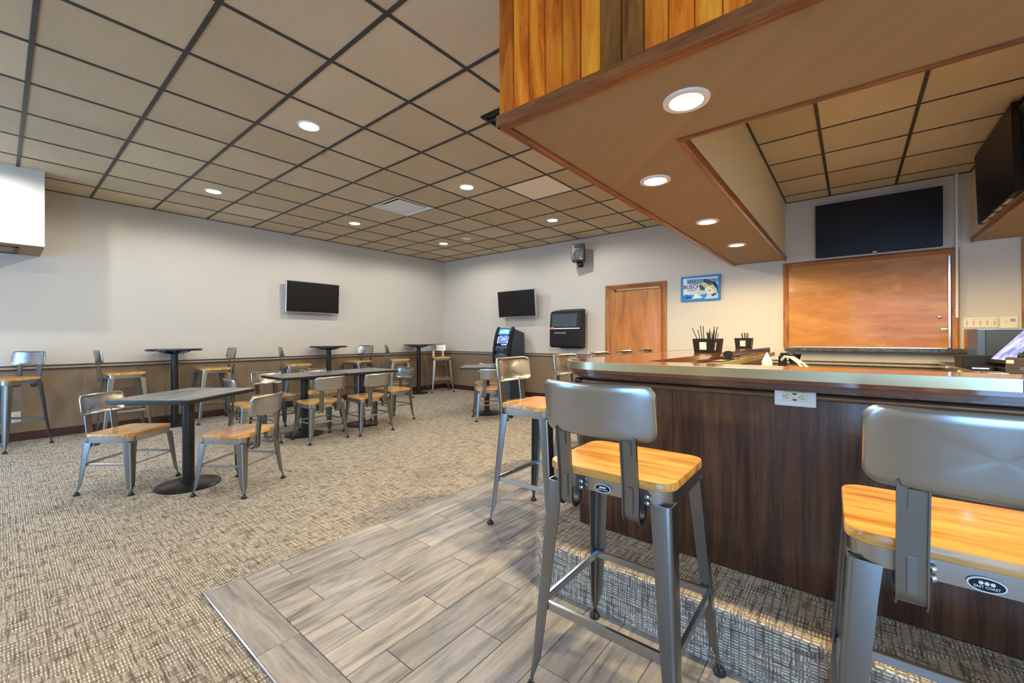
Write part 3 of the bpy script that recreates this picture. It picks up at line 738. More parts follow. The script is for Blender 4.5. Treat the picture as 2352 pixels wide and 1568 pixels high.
# lower glass rail behind the counter, brass edged
MB().prism([(-.775, 1.985), (-.662, 1.985), (-.662, ARM_END - .01), (-.705, ARM_END - .01)], .975, 1.0, 'z').obj('glass_rail', M['walnut_x'], bar)
strip('rail_edge', -.664, -.656, 2.10, ARM_END - .01, .962, 1.002, M['brass_rail'], bar, bevel=.002)
strip('glass_rail', -.662, BAR_R, 1.985, 2.10, .975, 1.0, M['walnut_x'], bar)
strip('rail_edge', -.656, BAR_R, 2.098, 2.106, .962, 1.002, M['brass_rail'], bar, bevel=.002)
strip('arm_end_board', CX0 + .012, -.705, ARM_END, ARM_END + .018, .93, CT - .004, M['walnut'], bar)
# carpeted foot step round the bar
st = L_solid(0, PX0 + .01, PY0 + .01, .003, .219, x0=-1.236, y0=1.598, r=.19, ye=ARM_END)
st.obj('foot_step', M['carpet'], bar, bevel=.016, seg=3)['label'] = 'carpet-covered step along the foot of the bar'
# brown pipe under the counter with an elbow at the corner
pp = MB().tube([(-1.115, PY0 + .10, .950), (-1.115, PY0 + .0, .950), (-1.105, PY0 - .03, .950), (-1.08, PY0 - .046, .950), (-.9, PY0 - .048, .950), (BAR_R, PY0 - .048, .952)], .0115, 12)
po = pp.obj('pipe', M['pipe'], bar, smooth=True); po['label'] = 'thin brown pipe under the counter'
MB().tube([(-1.09, PY0 - .042, .950), (-1.055, PY0 - .048, .950)], .0155, 12).obj('elbow_collar', M['black'], po, smooth=True)
# power outlet with usb slots on the bar front
def outlet_faces(t, y, zc, xc, horizontal=True):
    pass
ou = tag(empty('power_outlet', (-.164, PY0 - .006, .950)), 'white wide outlet plate with two USB slots under the counter edge', 'outlet')
strip('back_box', -.055, .055, -.050, 0, -.030, .030, M['white'], ou)
strip('plate', -.0635, .0635, -.058, -.050, -.0355, .0355, M['white'], ou, bevel=.004, seg=2)
strip('receptacle', -.036, .036, -.062, -.057, -.0175, .0175, M['almond'], ou, bevel=.0015)
for q in (-.008, .008): strip('usb_slot', -.0065, .0065, -.0625, -.0615, q*1.35 - .0025, q*1.35 + .0025, M['slot'], ou)
for xx in (-.024, .024):
    for zz in (-.006, .006): strip('blade_slot', xx - .005, xx + .005, -.0625, -.0615, zz - .0008, zz + .0008, M['slot'], ou)
    MB().prism([(.0022*math.sin(i), -.0022*0 + .0022*math.cos(i)) for i in [2*PI*j/10 for j in range(10)]], -.0625, -.0615, 'y').obj('ground_slot', M['slot'], ou).location = (xx - .0085, 0, 0)
# purse hook on the bar front
hk = tag(empty('purse_hook', (.275, PY0 - .006, .905)), 'small bright double coat hook on the bar front above the right stool', 'hook')
strip('plate', -.02, .02, -.003, 0, -.014, .014, M['rivet'], hk, bevel=.001)
for s in (-1, 1):
    MB().tube([(s*.010, -.003, .0), (s*.014, -.02, -.008), (s*.018, -.032, .002), (s*.019, -.034, .014)], .003, 8).obj('prong', M['rivet'], hk, smooth=True)

# ---- bar caddies with straws and stirrers
def caddy(x, y, deg, label):
    t = tag(empty('bar_caddy', (x, y, CT), math.radians(deg)), label, 'caddy', 'bar caddies')
    b = rrect(.135, .27, .008, 2); c = rrect(.155, .295, .008, 2); h = .104
    rings = [[(p[0], p[1], 0) for p in b], [(p[0], p[1], h) for p in c], [(p[0]*.965, p[1]*.98, h) for p in c], [(p[0]*.96, p[1]*.975, .006) for p in b]]
    MB().loft(rings).obj('bin', M['black'], t, bevel=.001)
    strip('divider', -.074, .074, -.01, -.006, .006, .10, M['black'], t)
    sl = lambda z: -(.135 + .0125 * z / h) - .0012
    lab = MB().add([(-.026, sl(.022), .022), (.022, sl(.022), .022), (.022, sl(.078), .078), (-.026, sl(.078), .078), (-.026, sl(.022) + .001, .022), (.022, sl(.022) + .001, .022), (.022, sl(.078) + .001, .078), (-.026, sl(.078) + .001, .078)], [(0,1,2,3),(7,6,5,4),(0,4,5,1),(1,5,6,2),(2,6,7,3),(3,7,4,0)])
    lab.obj('paper_label', M['almond'], t)
    sx = lambda z: (.0675 + .010 * z / h) + .0012
    lab = MB().add([(sx(.02), -.105, .02), (sx(.02), -.075, .02), (sx(.075), -.075, .075), (sx(.075), -.105, .075), (sx(.02) - .001, -.105, .02), (sx(.02) - .001, -.075, .02), (sx(.075) - .001, -.075, .075), (sx(.075) - .001, -.105, .075)], [(0,1,2,3),(7,6,5,4),(0,4,5,1),(1,5,6,2),(2,6,7,3),(3,7,4,0)])
    lab.obj('paper_label', M['almond'], t)
    strip('slot_opening', .0765 - .003, .0785 - .001, .02, .034, .03, .10, M['slot'], t)
    return t
caddy(-.862, 3.455, 0, 'black plastic bar caddy full of tall straws, nearer one on the bar arm')
caddy(-.872, 4.885, 6, 'black plastic bar caddy with short stirrers only, farther one on the bar arm')
SM = {}
def straw(base, tip, r, label, group, name='drinking_straw'):
    b, t = Vector(base), Vector(tip); d = t - b; k = (round(d.length, 2), r)
    if k not in SM: SM[k] = MB().tube([(0, 0, 0), (0, 0, k[0])], r, 7).mesh(name, M['black'], smooth=True)
    o = tag(link(name, SM[k]), label, 'straw' if name == 'drinking_straw' else 'stirrer', group)
    o.location = b; o.rotation_mode = 'QUATERNION'; o.rotation_quaternion = Vector((0, 0, 1)).rotation_difference(d)
z0 = CT + .009
for (bx, by, tx_, ty_, tz) in ((-.895, 3.42, -.965, 3.40, 0.189), (-.89, 3.44, -.905, 3.40, 0.201), (-.885, 3.40, -.93, 3.42, 0.174), (-.88, 3.43, -.890, 3.42, 0.194)):
    straw((bx, by, z0), (tx_, ty_, CT + tz), .003, 'tall black straw leaning in the left bunch of the nearer caddy', 'tall straws, left bunch')
for (bx, by, tx_, ty_, tz) in ((-.845, 3.44, -.842, 3.42, 0.181), (-.84, 3.45, -.812, 3.43, 0.198), (-.835, 3.46, -.795, 3.45, 0.194), (-.83, 3.44, -.815, 3.45, 0.167)):
    straw((bx, by, z0), (tx_, ty_, CT + tz), .003, 'tall black straw leaning in the right bunch of the nearer caddy', 'tall straws, right bunch')
for c0, n_, lb in (((-.855, 3.53), 16, 'nearer'), ((-.868, 4.93), 12, 'farther')):
    for k in range(n_):
        a = random.uniform(0, 2*PI); rr = random.uniform(.006, .026)
        straw((c0[0] + rr*.7*math.cos(a), c0[1] + rr*.7*math.sin(a), z0), (c0[0] + rr*2.1*math.cos(a), c0[1] + rr*1.6*math.sin(a), CT + random.uniform(.142, .162)), .0022, 'short black stirrer in the bunch standing in the %s caddy' % lb, 'stirrers in the %s caddy' % lb, 'stirrer')
# things on the glass rail and behind the bar
mt = tag(MB().box(-.740, -.670, 3.05, 3.62, 1.0, 1.008).obj('bar_mat', M['black'], bevel=.003), 'black rubber bar mat on the glass rail below the nearer caddy', 'mat')
mt = tag(MB().box(-.722, -.670, 3.85, 4.45, 1.0, 1.008).obj('bar_mat', M['black'], bevel=.003), 'black rubber bar mat on the glass rail between the caddies', 'mat')
nh = tag(empty('coaster_holder', (-.705, 3.36, 1.008)), 'small black upright holder with round discs on the bar mat', 'holder')
strip('base', -.03, .03, -.05, .05, 0, .012, M['black'], nh, bevel=.003)
for k in range(3):
    d = MB().lathe([(.024, -.003), (.026, 0), (.024, .003)], 18).obj('disc', M['tblack'], nh, smooth=True); d.location = (0, -.03 + .03*k, .034); d.rotation_euler = (PI/2, 0, 0)
ic = tag(empty('ice_bin', (0, 0, 0)), 'dark underbar ice bin behind the brass-edged glass rail', 'ice bin')
strip('cabinet', -.65, -.30, 3.30, 5.20, .0, .80, M['black'], ic, bevel=.006)
strip('lid', -.66, -.29, 3.29, 5.21, .80, .825, M['stainless'], ic, bevel=.006)
cc = tag(empty('cone_cup_stack', (-.505, 3.70, .826)), 'stack of white paper cone cups pointing up behind the bar', 'paper cups', None)
MB().lathe([(.034, 0), (.034, .125)], 24).obj('sleeve', M['white'], cc, smooth=True)
for k in range(4): MB().lathe([(.036, 0), (.0355, .004), (.001, .075)], 24).obj('cone_cup', M['white'], cc, smooth=True).location = (0, 0, .125 + k*.009)
rk = tag(empty('soda_gun', (-.50, 4.55, .827)), 'black soda gun holster with two pale curving hoses behind the bar', 'soda gun')
strip('post', -.03, .03, -.02, .06, 0, .17, M['black'], rk, bevel=.008)
MB().lathe([(.035, .10), (.05, .17), (.056, .18), (.05, .185)], 18, (.09, .02, 0)).obj('holster', M['black'], rk, smooth=True)
strip('handle', -.02, .10, 0, .035, .170, .195, M['black'], rk, bevel=.008)
for k in range(2):
    MB().tube([(.0, -.05, .13), (.03, -.10, .165), (.08 + .02*k, -.16, .16), (.14 + .03*k, -.24, .12), (.20 + .05*k, -.33, .05), (.24 + .06*k, -.40, 0)], .010, 10).obj('hose', M['almond'], rk, smooth=True)
lz = tag(empty('drain_rack', (0, 0, 0)), 'low stainless drain board behind the bar front', 'drain board')
strip('cabinet', -.28, .55, 2.35, 2.80, 0, .78, M['stainless'], lz); strip('board', -.29, .56, 2.34, 2.81, .78, .80, M['stainless'], lz, bevel=.004)

# ---- stainless work counter with the till, far right
wc = tag(empty('work_counter', (0, 0, 0)), 'stainless work counter behind the bar carrying the till', 'counter')
strip('top', .72, 1.60, 4.35, 6.30, .875, .90, M['stainless'], wc, bevel=.004)
strip('front_lip', .712, .722, 4.35, 6.30, .835, .90, M['stainless'], wc, bevel=.003)
for yy in (4.6, 5.2, 5.8): MB().lathe([(.011, 0), (.013, .004), (.006, .012)], 12).obj('knob', M['white'], wc, smooth=True).matrix_local = Matrix.Translation((.712, yy, .868)) @ Matrix.Rotation(-PI/2, 4, 'Y')
strip('cabinet', .80, 1.60, 4.40, 6.28, .0, .875, M['black'], wc)
bx_ = tag(empty('display_cooler', (0, 0, 0)), 'dark blue-grey metal box standing on the work counter behind the till', 'cabinet')
strip('body', .915, 1.40, 5.52, 5.95, .90, 1.225, M['navy'], bx_, bevel=.004); strip('front_edge', .865, .915, 5.52, 5.95, .90, 1.225, M['navy2'], bx_, bevel=.004)
strip('lid', .865, 1.40, 5.52, 5.95, 1.225, 1.232, M['silver'], bx_, bevel=.002)
cd = tag(empty('money_box', (.88, 5.32, .90)), 'low black cash drawer on the work counter before the blue-grey box', 'cash drawer')
strip('body', -.16, .16, -.16, .18, 0, .10, M['black'], cd, bevel=.005); strip('lock', -.01, .01, -.163, -.158, .05, .07, M['silver'], cd)
ps = tag(empty('till', (1.00, 4.95, .90), math.radians(-82)), 'till with a large tilted blue-lit touch screen on the work counter', 'till')
def tilt_box(x0, x1, lo, hi, th, y0, z0, ang):
    c, s = math.cos(ang), math.sin(ang); out = []
    for x in (x0, x1):
        for l_, d in ((lo, 0), (hi, 0), (hi, th), (lo, th)): out.append((x, y0 + l_*c - d*s, z0 + l_*s + d*c))
    return MB().add(out, [(0,1,2,3),(7,6,5,4),(0,4,5,1),(1,5,6,2),(2,6,7,3),(3,7,4,0)])
def posmat():
    t = NT('till_screen'); c = t.ramp(t.noise(t.obj(), 9, 3), [(.35, lin(90, 120, 210)), (.65, lin(190, 205, 245))]); t.set(.2, 0, .5, c)
    t.l(c, t.b.inputs['Emission Color']); t.b.inputs['Emission Strength'].default_value = .55; return t.m
M['till_screen'] = posmat()
AN = math.radians(52)
tilt_box(-.19, .19, 0, .36, -.03, -.12, .06, AN).obj('screen_housing', M['black'], ps, bevel=.004)
tilt_box(-.17, .17, .03, .33, .002, -.12, .06, AN).obj('screen', M['till_screen'], ps)
strip('foot', -.14, .14, -.14, .14, 0, .03, M['black'], ps, bevel=.006)
MB().prism([(-.08, .02), (.10, .02), (.13, .22), (.05, .22)], -.05, .05, 'x').obj('stand', M['black'], ps)
strip('customer_display', .02, .16, .09, .13, .335, .385, M['black'], ps, bevel=.004); strip('display_window', .04, .15, .087, .091, .345, .375, M['screen_matte'], ps)
MB().box(.075, .095, .10, .12, .2, .34).obj('display_post', M['black'], ps)
cr = tag(empty('card_reader', (.79, 4.90, .90), math.radians(-10)), 'flat card reader with a blue-lit strip on the steel counter edge', 'card reader')
strip('body', -.06, .06, -.05, .05, 0, .035, M['black'], cr, bevel=.004); strip('lit_strip', -.05, .04, -.0515, -.050, .012, .022, M['till_screen'], cr)
pt = tag(empty('receipt_printer', (.935, 4.60, .90), math.radians(-12)), 'brown receipt printer with a white sticker and paper slot', 'printer')
strip('body', -.075, .075, -.08, .08, 0, .115, M['rail_brown'], pt, bevel=.006); strip('paper_slot', -.05, .05, -.0815, -.079, .040, .045, M['slot'], pt)
strip('sticker', -.07, -.035, -.0815, -.0795, .075, .10, M['almond'], pt); strip('lock', -.008, .012, -.083, -.079, .03, .05, M['rivet'], pt)
MB().lathe([(.02, .115), (.022, .13), (.012, .15)], 14).obj('feed_knob', M['black'], pt, smooth=True)
tr_ = tag(strip('tray', .735, .84, 4.40, 4.62, .90, .912, M['silver'], bevel=.004), 'small shiny tray on the near corner of the steel counter', 'tray')

# ================================================================== WALL THINGS
def tv(name, w_, h_, th, label, frame='silver', screen='screen_matte', bz=.010):
    t = tag(empty(name), label, 'television')
    MB().box(-w_/2, w_/2, 0, th, -h_/2, h_/2).obj('housing', M[frame], t, bevel=.004)
    strip('screen', -w_/2 + bz, w_/2 - bz, -.002, .002, -h_/2 + bz*1.6, h_/2 - bz, M[screen], t)
    strip('badge', -.02, .02, -.0025, .0, -h_/2 + .003, -h_/2 + .010, M['silver'], t)
    return t
# left wall
t = tv('television', .925, .535, .045, 'flat black television on the left wall above the joined tables')
t.location = (-7.272, 3.473, 1.865); t.rotation_euler = (math.radians(3), 0, PI/2)
strip('wall_bracket', -.2, .2, .045, .13, -.15, .15, M['black'], t); strip('cable_box', -.36, .36, .045, .075, -.255, -.12, M['black'], t)
# back wall
t = tv('television', .930, .528, .045, 'flat black television on the back wall above the cash machine')
t.location = (-5.110, 6.405, 1.825); t.rotation_euler = (math.radians(5), 0, 0)
strip('wall_bracket', -.2, .2, .045, .17, -.15, .15, M['black'], t)
# above the hatch
t = tv('television', 1.126, .654, .05, 'large television on the wall above the wooden shutter', 'black', 'blackgloss', .008)
t.location = (.205, 6.50, 2.482); t.rotation_euler = (math.radians(1.2), 0, 0)
strip('wall_bracket', -.25, .25, .05, .078, -.15, .15, M['black'], t)
M['led_red'] = emit('led_red', (1, .08, .02), 4.0)
strip('standby_light', -.012, .012, -.004, .0, -.324, -.318, M['led_red'], t)
# on the right arm of the bulkhead
t = tv('television', 1.20, .668, .040, 'large television angled on the bulkhead at the right edge of the photo', 'black', 'blackgloss', .008)
t.location = (.928, 5.35, 2.570); t.rotation_euler = (math.radians(1.9), 0, -PI/2)
MB().prism([(.040, -.26), (.055, -.20), (.055, .2), (.040, .26)], -.45, .45, 'x').obj('back_cover', M['black'], t)
for xx in (-.42, -.2, .05, .28): strip('port_plate', xx - .09, xx + .09, .006, .038, -.3355, -.3335, M['almond'], t)
for xx in (-.3, .15): strip('port', xx - .03, xx + .03, .014, .030, -.3365, -.335, M['slot'], t)

# loudspeaker
s = tag(empty('loudspeaker', (-3.650, 6.30, 2.610), math.radians(26)), 'small black loudspeaker hung high on the back wall left of the door', 'speaker')
MB().prism(rrect(.222, .290, .018, 4), -.10, .10, 'z').obj('cabinet', M['black'], s, bevel=.004).rotation_euler = (PI/2, 0, 0)
MB().prism(rrect(.195, .262, .012, 3), .098, .106, 'z').obj('grille', M['tblack'], s).rotation_euler = (PI/2, 0, 0)
MB().lathe([(.078, .106), (.080, .112), (.070, .112), (.060, .107), (.030, .110), (.001, .113)], 28).obj('woofer', M['grid'], s, smooth=True).matrix_local = Matrix.Translation((0, 0, -.04)) @ Matrix.Rotation(PI/2, 4, 'X')
strip('horn', -.062, .062, -.112, -.104, .075, .115, M['slot'], s, bevel=.004)
strip('badge', .03, .08, -.113, -.110, -.118, -.108, M['white'], s)
strip('bracket', -.03, .05, .0, .30, -.175, -.150, M['black'], s); wp = strip('bracket_plate', -.05, .05, -.012, .0, -.19, -.05, M['black'], s); wp.matrix_local = Matrix.Rotation(-math.radians(26), 4, 'Z') @ Matrix.Translation((-.12, YW - 6.30, 0))

# jukebox / kiosk
kx0, kx1 = -4.250, -3.632
kk = tag(empty('wall_kiosk', (0, 0, 0)), 'black wall kiosk with dark touch screen between cash machine and door', 'kiosk')
MB().prism([(6.355, .985), (6.300, 1.02), (6.300, 1.325), (6.330, 1.60), (6.365, 1.632), (6.50, 1.665), (6.50, .985)][::-1], kx0, kx1, 'x').obj('housing', M['black'], kk, bevel=.004)
strip('mount', kx0 + .10, -3.70, 6.50, YW - .001, .968, 1.672, M['blackgloss'], kk, bevel=.003)
def slant(x0, x1, z0, z1, d0=.004):
    yb = lambda z: 6.300 + (z - 1.325) * (.03/.275)
    return MB().add([(x0, yb(z0) - d0, z0), (x1, yb(z0) - d0, z0), (x1, yb(z1) - d0, z1), (x0, yb(z1) - d0, z1), (x0, yb(z0) + .002, z0), (x1, yb(z0) + .002, z0), (x1, yb(z1) + .002, z1), (x0, yb(z1) + .002, z1)], [(0,1,2,3),(7,6,5,4),(0,4,5,1),(1,5,6,2),(2,6,7,3),(3,7,4,0)])
slant(kx0 + .012, kx1 - .03, 1.335, 1.605, .003).obj('bezel', M['blackgloss'], kk)
M['kiosk_screen'] = plain('kiosk_screen', lin(70, 82, 92), .15, 0, .5, .05, 4)
slant(kx0 + .05, kx1 - .065, 1.355, 1.575, .005).obj('screen', M['kiosk_screen'], kk)
M['led_white'] = emit('led_white', (.75, .82, 1), .8)
strip('light_bar', kx0 + .10, kx1, 6.287, 6.301, 1.318, 1.330, M['led_white'], kk); strip('light_bar_red', kx0, kx0 + .10, 6.287, 6.301, 1.318, 1.330, M['led_red'], kk)
for a in (.11, .235):
    strip('card_slot', kx0 + a, kx0 + a + .105, 6.293, 6.301, 1.232, 1.258, M['silver'], kk, bevel=.003); strip('slot_opening', kx0 + a + .015, kx0 + a + .09, 6.291, 6.294, 1.240, 1.250, M['slot'], kk)
strip('maker_mark', kx0 + .03, kx0 + .10, 6.291, 6.297, 1.340, 1.347, M['white'], kk)
for zz in (1.02, 1.63):
    o = MB().lathe([(.012, 0), (.012, .006), (.006, .008)], 12).obj('lock', M['rivet'], kk, smooth=True); o.location = (-3.692, 6.53, zz); o.rotation_euler = (0, PI/2, 0)

# cash machine
at = tag(empty('cash_machine', (0, 0, 0)), 'dark navy cash machine with lit blue panel against the back wall', 'cash machine')
ax0, ax1 = -5.365, -4.975
MB().prism([(6.05, 0), (6.05, .62), (6.06, 1.0), (6.12, 1.20), (6.19, 1.335), (6.50, 1.255), (6.50, 0)][::-1], ax0 + .012, ax1 - .004, 'x').obj('body', M['navy'], at, bevel=.004)
prof = [(6.01, .66), (5.99, .80), (6.0, .95), (6.035, 1.12), (6.085, 1.27), (6.135, 1.36), (6.165, 1.372)]
back = [(6.20, 1.36), (6.20, 1.30), (6.13, 1.10), (6.09, .9), (6.08, .66)]
MB().prism((prof + back)[::-1], ax0 - .004, ax0 + .040, 'x').obj('side_fin', M['black'], at, bevel=.006); MB().prism((prof + back)[::-1], ax1 - .040, ax1 + .004, 'x').obj('side_fin', M['black'], at, bevel=.006)
prof2 = [(6.03, .66), (6.012, .80), (6.012, .842), (6.065, .848), (6.072, .902), (6.035, .908), (6.03, .962), (6.052, 1.0), (6.075, 1.115), (6.11, 1.215), (6.15, 1.34), (6.18, 1.352)]
MB().prism((prof2 + [(6.22, 1.34), (6.20, 1.2), (6.12, .9), (6.08, .66)])[::-1], ax0 + .038, ax1 - .038, 'x').obj('fascia', M['navy2'], at)
def fas(x0, x1, z0, z1, d=.004):
    def yb(z):
        for (ya, za), (yb_, zb_) in zip(prof2[6:], prof2[7:]):
            if za <= z <= zb_ + 1e-6: return ya + (yb_ - ya) * (z - za) / (zb_ - za)
        return 6.1
    return MB().add([(x0, yb(z0) - d, z0), (x1, yb(z0) - d, z0), (x1, yb(z1) - d, z1), (x0, yb(z1) - d, z1), (x0, yb(z0) + .003, z0), (x1, yb(z0) + .003, z0), (x1, yb(z1) + .003, z1), (x0, yb(z1) + .003, z1)], [(0,1,2,3),(7,6,5,4),(0,4,5,1),(1,5,6,2),(2,6,7,3),(3,7,4,0)])
M['atm_head'] = emit('atm_header', (.02, .22, .38), .8); M['atm_white'] = emit('atm_letters', (.9, .97, 1), 3.0)
def atmscr():
    t = NT('atm_screen'); c = t.ramp(t.noise(t.obj(), 12, 3), [(.35, lin(40, 90, 215)), (.55, lin(120, 140, 235)), (.7, lin(225, 215, 250))]); t.set(.2, 0, .5, c)
    t.l(c, t.b.inputs['Emission Color']); t.b.inputs['Emission Strength'].default_value = 1.0; return t.m
M['atm_screen'] = atmscr()
fas(ax0 + .045, ax1 - .045, 1.222, 1.335, .003).obj('header', M['atm_head'], at)
fas(ax0 + .05, ax1 - .05, 1.005, 1.215, .003).obj('screen_bezel', M['blackgloss'], at)
fas(ax0 + .10, ax1 - .09, 1.118, 1.205, .005).obj('screen', M['atm_screen'], at); fas(ax0 + .10, ax1 - .09, 1.06, 1.117, .005).obj('screen_lower', M['atm_screen'], at)
tm = link('lettering', text_mesh('ATM', .098, M['atm_white'], 'lettering', .001, bold=.003, spacing=1.12), at)
tm.location = ((ax0 + ax1)/2, 6.118, 1.274); tm.rotation_euler = (PI/2 - math.radians(18), 0, 0)
for k in range(4):
    for xx in (ax0 + .066, ax1 - .074): fas(xx, xx + .016, 1.062 + k*.034, 1.080 + k*.034, .007).obj('function_key', M['atm_white'], at)
for xx in (ax0 + .18, ax0 + .25): fas(xx, xx + .05, 1.025, 1.04, .006).obj('label_strip', M['atm_white'], at)
strip('card_slot', ax0 + .07, ax0 + .16, 6.012, 6.034, .935, .944, M['slot'], at); strip('card_reader', ax1 - .12, ax1 - .06, 6.010, 6.034, .925, .955, M['black'], at, bevel=.004)
strip('keypad', ax0 + .11, ax1 - .12, 6.018, 6.06, .843, .850, M['silver'], at)
for i in range(4):
    for j in range(3): strip('key', ax0 + .118 + i*.038, ax0 + .148 + i*.038, 6.022 + j*.012, 6.031 + j*.012, .850, .853, M['almond'], at)
strip('cash_slot', ax0 + .09, ax1 - .10, 6.006, 6.03, .735, .775, M['slot'], at); strip('cash_slot_rim', ax0 + .08, ax1 - .09, 6.010, 6.03, .725, .732, M['navy2'], at)
strip('plinth', ax0 + .012, ax1 - .004, 6.03, 6.05, 0, .62, M['navy2'], at)

# framed beer sign, art laid out as flat shapes on its panel
def wall_pt(px_, py_, Y):
    d = fw + r3 * ((px_ - 1176) / FPX) - u3 * ((py_ - (784 - 9.55)) / FPX)
    return Vector((0, 0, H_CAM)) + d * (Y / d.y)
SY = YW - .028
sg = tag(empty('beer_sign', (0, 0, 0)), 'blue-framed beer sign with a leaping fish hung between door and shutter', 'sign')
a = wall_pt(1564.0, 636.5, SY); b = wall_pt(1654.5, 688.6, SY); sx0, sx1, sz0, sz1 = a.x, b.x, b.z + .002, a.z
M['sign_blue'] = plain('sign_blue', lin(8, 128, 206), .35, 0, .5, .04); M['sign_white'] = plain('sign_white', lin(226, 234, 236), .3, 0, .4, .03)
M['sign_navy'] = plain('sign_navy', lin(16, 26, 112), .35, 0, .4, .05); M['sign_teal'] = plain('sign_teal', lin(112, 146, 158), .35, 0, .4, .15, 8)
M['sign_green'] = plain('sign_green', lin(58, 84, 84), .35, 0, .4, .2, 20); M['sign_yellow'] = plain('sign_yellow', lin(196, 204, 136), .35, 0, .4, .12, 20)
M['sign_cyan'] = plain('sign_cyan', lin(30, 142, 214), .35, 0, .4, .1, 10); M['sign_grey'] = plain('sign_grey', lin(186, 204, 214), .35, 0, .4, .08, 10)
fwid = .030
for q in ((sx0, sx1, sz1 - fwid, sz1), (sx0, sx1, sz0, sz0 + fwid), (sx0, sx0 + fwid, sz0 + fwid, sz1 - fwid), (sx1 - fwid, sx1, sz0 + fwid, sz1 - fwid)):
    strip('frame_bar', q[0], q[1], SY - .004, YW - .001, q[2], q[3], M['sign_blue'], sg, bevel=.003)
strip('panel', sx0 + fwid, sx1 - fwid, SY + .004, YW - .002, sz0 + fwid, sz1 - fwid, M['sign_white'], sg)
def art(name, pts, mat, lay):
    Y = SY + .004 - lay * .0004; P = []
    for (zx, zy) in pts:
        p = wall_pt(1560 + zx * .05103, 620 + zy * .05102, SY)
        P.append((min(max(p.z, sz0 + fwid), sz1 - fwid), min(max(p.x, sx0 + fwid), sx1 - fwid)))
    MB().prism(P, Y - .0003, Y + .0005, 'y').obj(name, M[mat], sg)
art('sky_patch', [(350,430),(1090,390),(1740,350),(1745,520),(1100,560),(950,610),(820,640),(350,640)], 'sign_teal', 1)
art('lake_patch', [(960,640),(1150,780),(1150,930),(880,890),(930,760)], 'sign_green', 2)
art('mist', [(380,1060),(880,900),(1160,940),(1300,1020),(1740,1000),(1745,1270),(1190,1250),(1000,1290),(780,1060)], 'sign_grey', 1)
art('water', [(185,1130),(330,1100),(560,1110),(690,1095),(640,1200),(560,1310),(185,1410)], 'sign_cyan', 2)
art('water', [(890,1130),(1050,1085),(1250,1060),(1225,1180),(1130,1285),(560,1310),(700,1270),(1000,1260),(1060,1190)], 'sign_cyan', 2)
art('logo_arc', [(360,610),(400,540),(480,480),(575,460),(680,480),(750,530),(805,585),(640,575),(575,500),(470,600),(385,640)], 'sign_blue', 3)
art('logo_field', [(215,690),(920,620),(935,850),(760,1000),(560,1010),(400,960),(215,900)], 'sign_white', 3)
art('fish_belly', [(960,600),(1060,580),(1250,640),(1400,690),(1520,670),(1640,760),(1720,900),(1738,1070),(1600,1010),(1540,920),(1400,840),(1200,820),(1120,740)], 'sign_yellow', 3)
art('fish_head', [(1180,430),(1330,480),(1490,590),(1440,690),(1330,660),(1190,590)], 'sign_green', 4)
art('fish_back', [(1100,400),(1180,400),(1350,450),(1500,520),(1620,505),(1700,600),(1742,750),(1746,1060),(1722,1040),(1690,850),(1600,740),(1480,620),(1330,480),(1190,440),(1210,590),(1130,560),(1085,470)], 'sign_navy', 5)
art('fish_side', [(1250,730),(1400,755),(1500,850),(1530,960),(1400,900),(1230,800)], 'sign_white', 4)
art('fish_fin', [(1310,880),(1430,910),(1420,960),(1380,930),(1340,950)], 'sign_green', 5)
art('fish_tail', [(1420,1110),(1500,1090),(1560,1010),(1600,1060),(1650,1010),(1670,1090),(1560,1150),(1500,1175)], 'sign_navy', 5)
art('fish_eye', [(1395,590),(1420,575),(1445,590),(1420,615)], 'sign_white', 6)
art('pier', [(250,1215),(550,1185),(520,1225),(550,1265),(265,1285)], 'sign_navy', 4)
art('pier_post', [(335,1100),(362,1098),(368,1365),(340,1368)], 'sign_navy', 5)
art('caption_line', [(172,1160),(182,1160),(196,1380),(180,1380)], 'sign_navy', 4)
t1 = link('lettering', text_mesh('BUSCH', .078, M['sign_navy'], 'lettering', .0004, bold=.0018), sg); p = wall_pt(1560 + 570*.05103, 620 + 765*.05102, SY); t1.location = (p.x, SY + .0018, p.z); t1.rotation_euler = (PI/2, 0, 0)
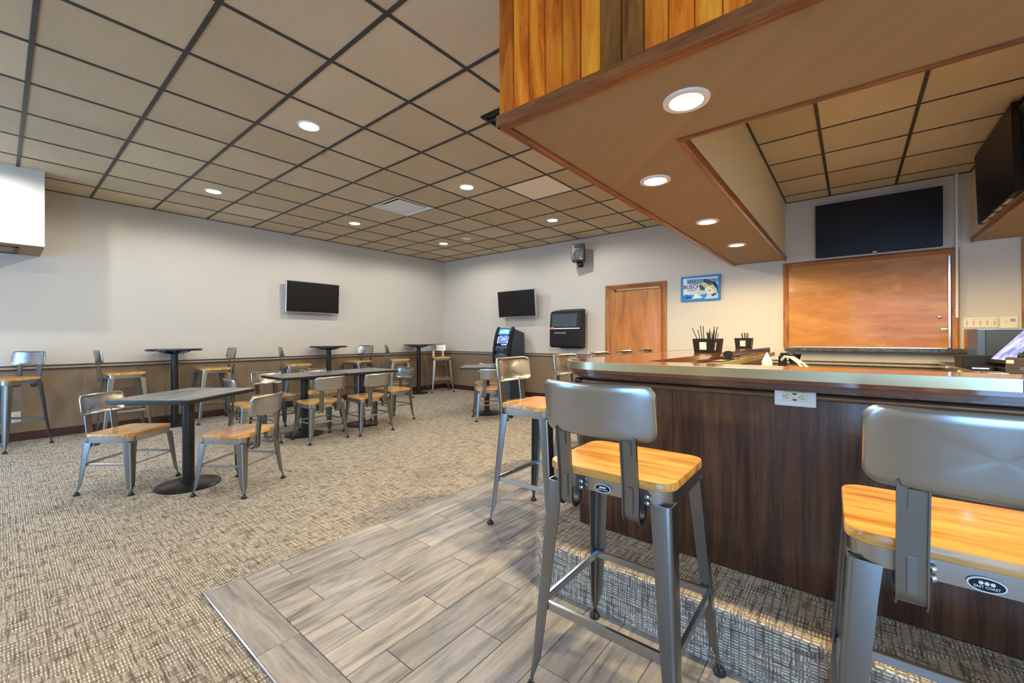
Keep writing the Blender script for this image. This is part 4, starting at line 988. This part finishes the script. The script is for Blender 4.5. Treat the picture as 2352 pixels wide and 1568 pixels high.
t2 = link('lettering', text_mesh('LIGHT', .044, M['sign_navy'], 'lettering', .0004, bold=.001, shear=.25, spacing=1.1), sg); p = wall_pt(1560 + 570*.05103, 620 + 915*.05102, SY); t2.location = (p.x, SY + .0018, p.z); t2.rotation_euler = (PI/2, 0, 0)

# conduit, switch plates, wall outlet
cn = tag(empty('conduit', (0, 0, 0)), 'thin white vertical cable conduit beside the wooden shutter', 'conduit')
strip('channel', .866, .888, YW - .055, YW - .034, 1.368, ZC - .004, M['white'], cn, bevel=.004)
for zz in (1.45, 2.2, 2.85): strip('clip', .862, .892, YW - .036, YW, zz - .01, zz + .01, M['white'], cn)
sw = tag(empty('switch_plate', (0, 0, 0)), 'long almond five-gang switch plate right of the shutter', 'switch plate')
strip('plate', .930, 1.178, YW - .008, YW, 1.258, 1.370, M['almond'], sw, bevel=.003)
for k in range(5):
    xx = .930 + .248 * (k + .5) / 5
    strip('toggle', xx - .004, xx + .004, YW - .020, YW - .008, 1.304, 1.322, M['almond'], sw, bevel=.001); strip('toggle_slot', xx - .006, xx + .006, YW - .0088, YW - .0078, 1.300, 1.326, M['slot'], sw)
    for zz in (1.285, 1.343): strip('screw', xx - .003, xx + .003, YW - .0092, YW - .008, zz - .003, zz + .003, M['slot'], sw)
s2 = tag(empty('switch_plate', (0, 0, 0)), 'almond switch and socket plate partly hidden by the till display', 'switch plate')
strip('plate', 1.190, 1.312, YW - .008, YW, 1.250, 1.372, M['almond'], s2, bevel=.003)
strip('toggle', 1.224, 1.234, YW - .022, YW - .008, 1.306, 1.328, M['white'], s2, bevel=.001); strip('socket', 1.262, 1.298, YW - .010, YW - .008, 1.318, 1.350, M['rail_light'], s2, bevel=.001)
wo = tag(empty('wall_outlet', (XW + .004, .127, .266)), 'white double wall outlet low on the brown left wall', 'outlet')
strip('plate', 0, .006, -.036, .036, -.072, .072, M['almond'], wo, bevel=.002)
for zz in (-.024, .024):
    strip('socket', .006, .009, -.017, .017, zz - .015, zz + .015, M['white'], wo, bevel=.002)
    for yy in (-.006, .006): strip('blade_slot', .0088, .0095, yy - .0012, yy + .0012, zz - .002, zz + .007, M['slot'], wo)
    strip('ground_slot', .0088, .0095, -.002, .002, zz - .010, zz - .006, M['slot'], wo)
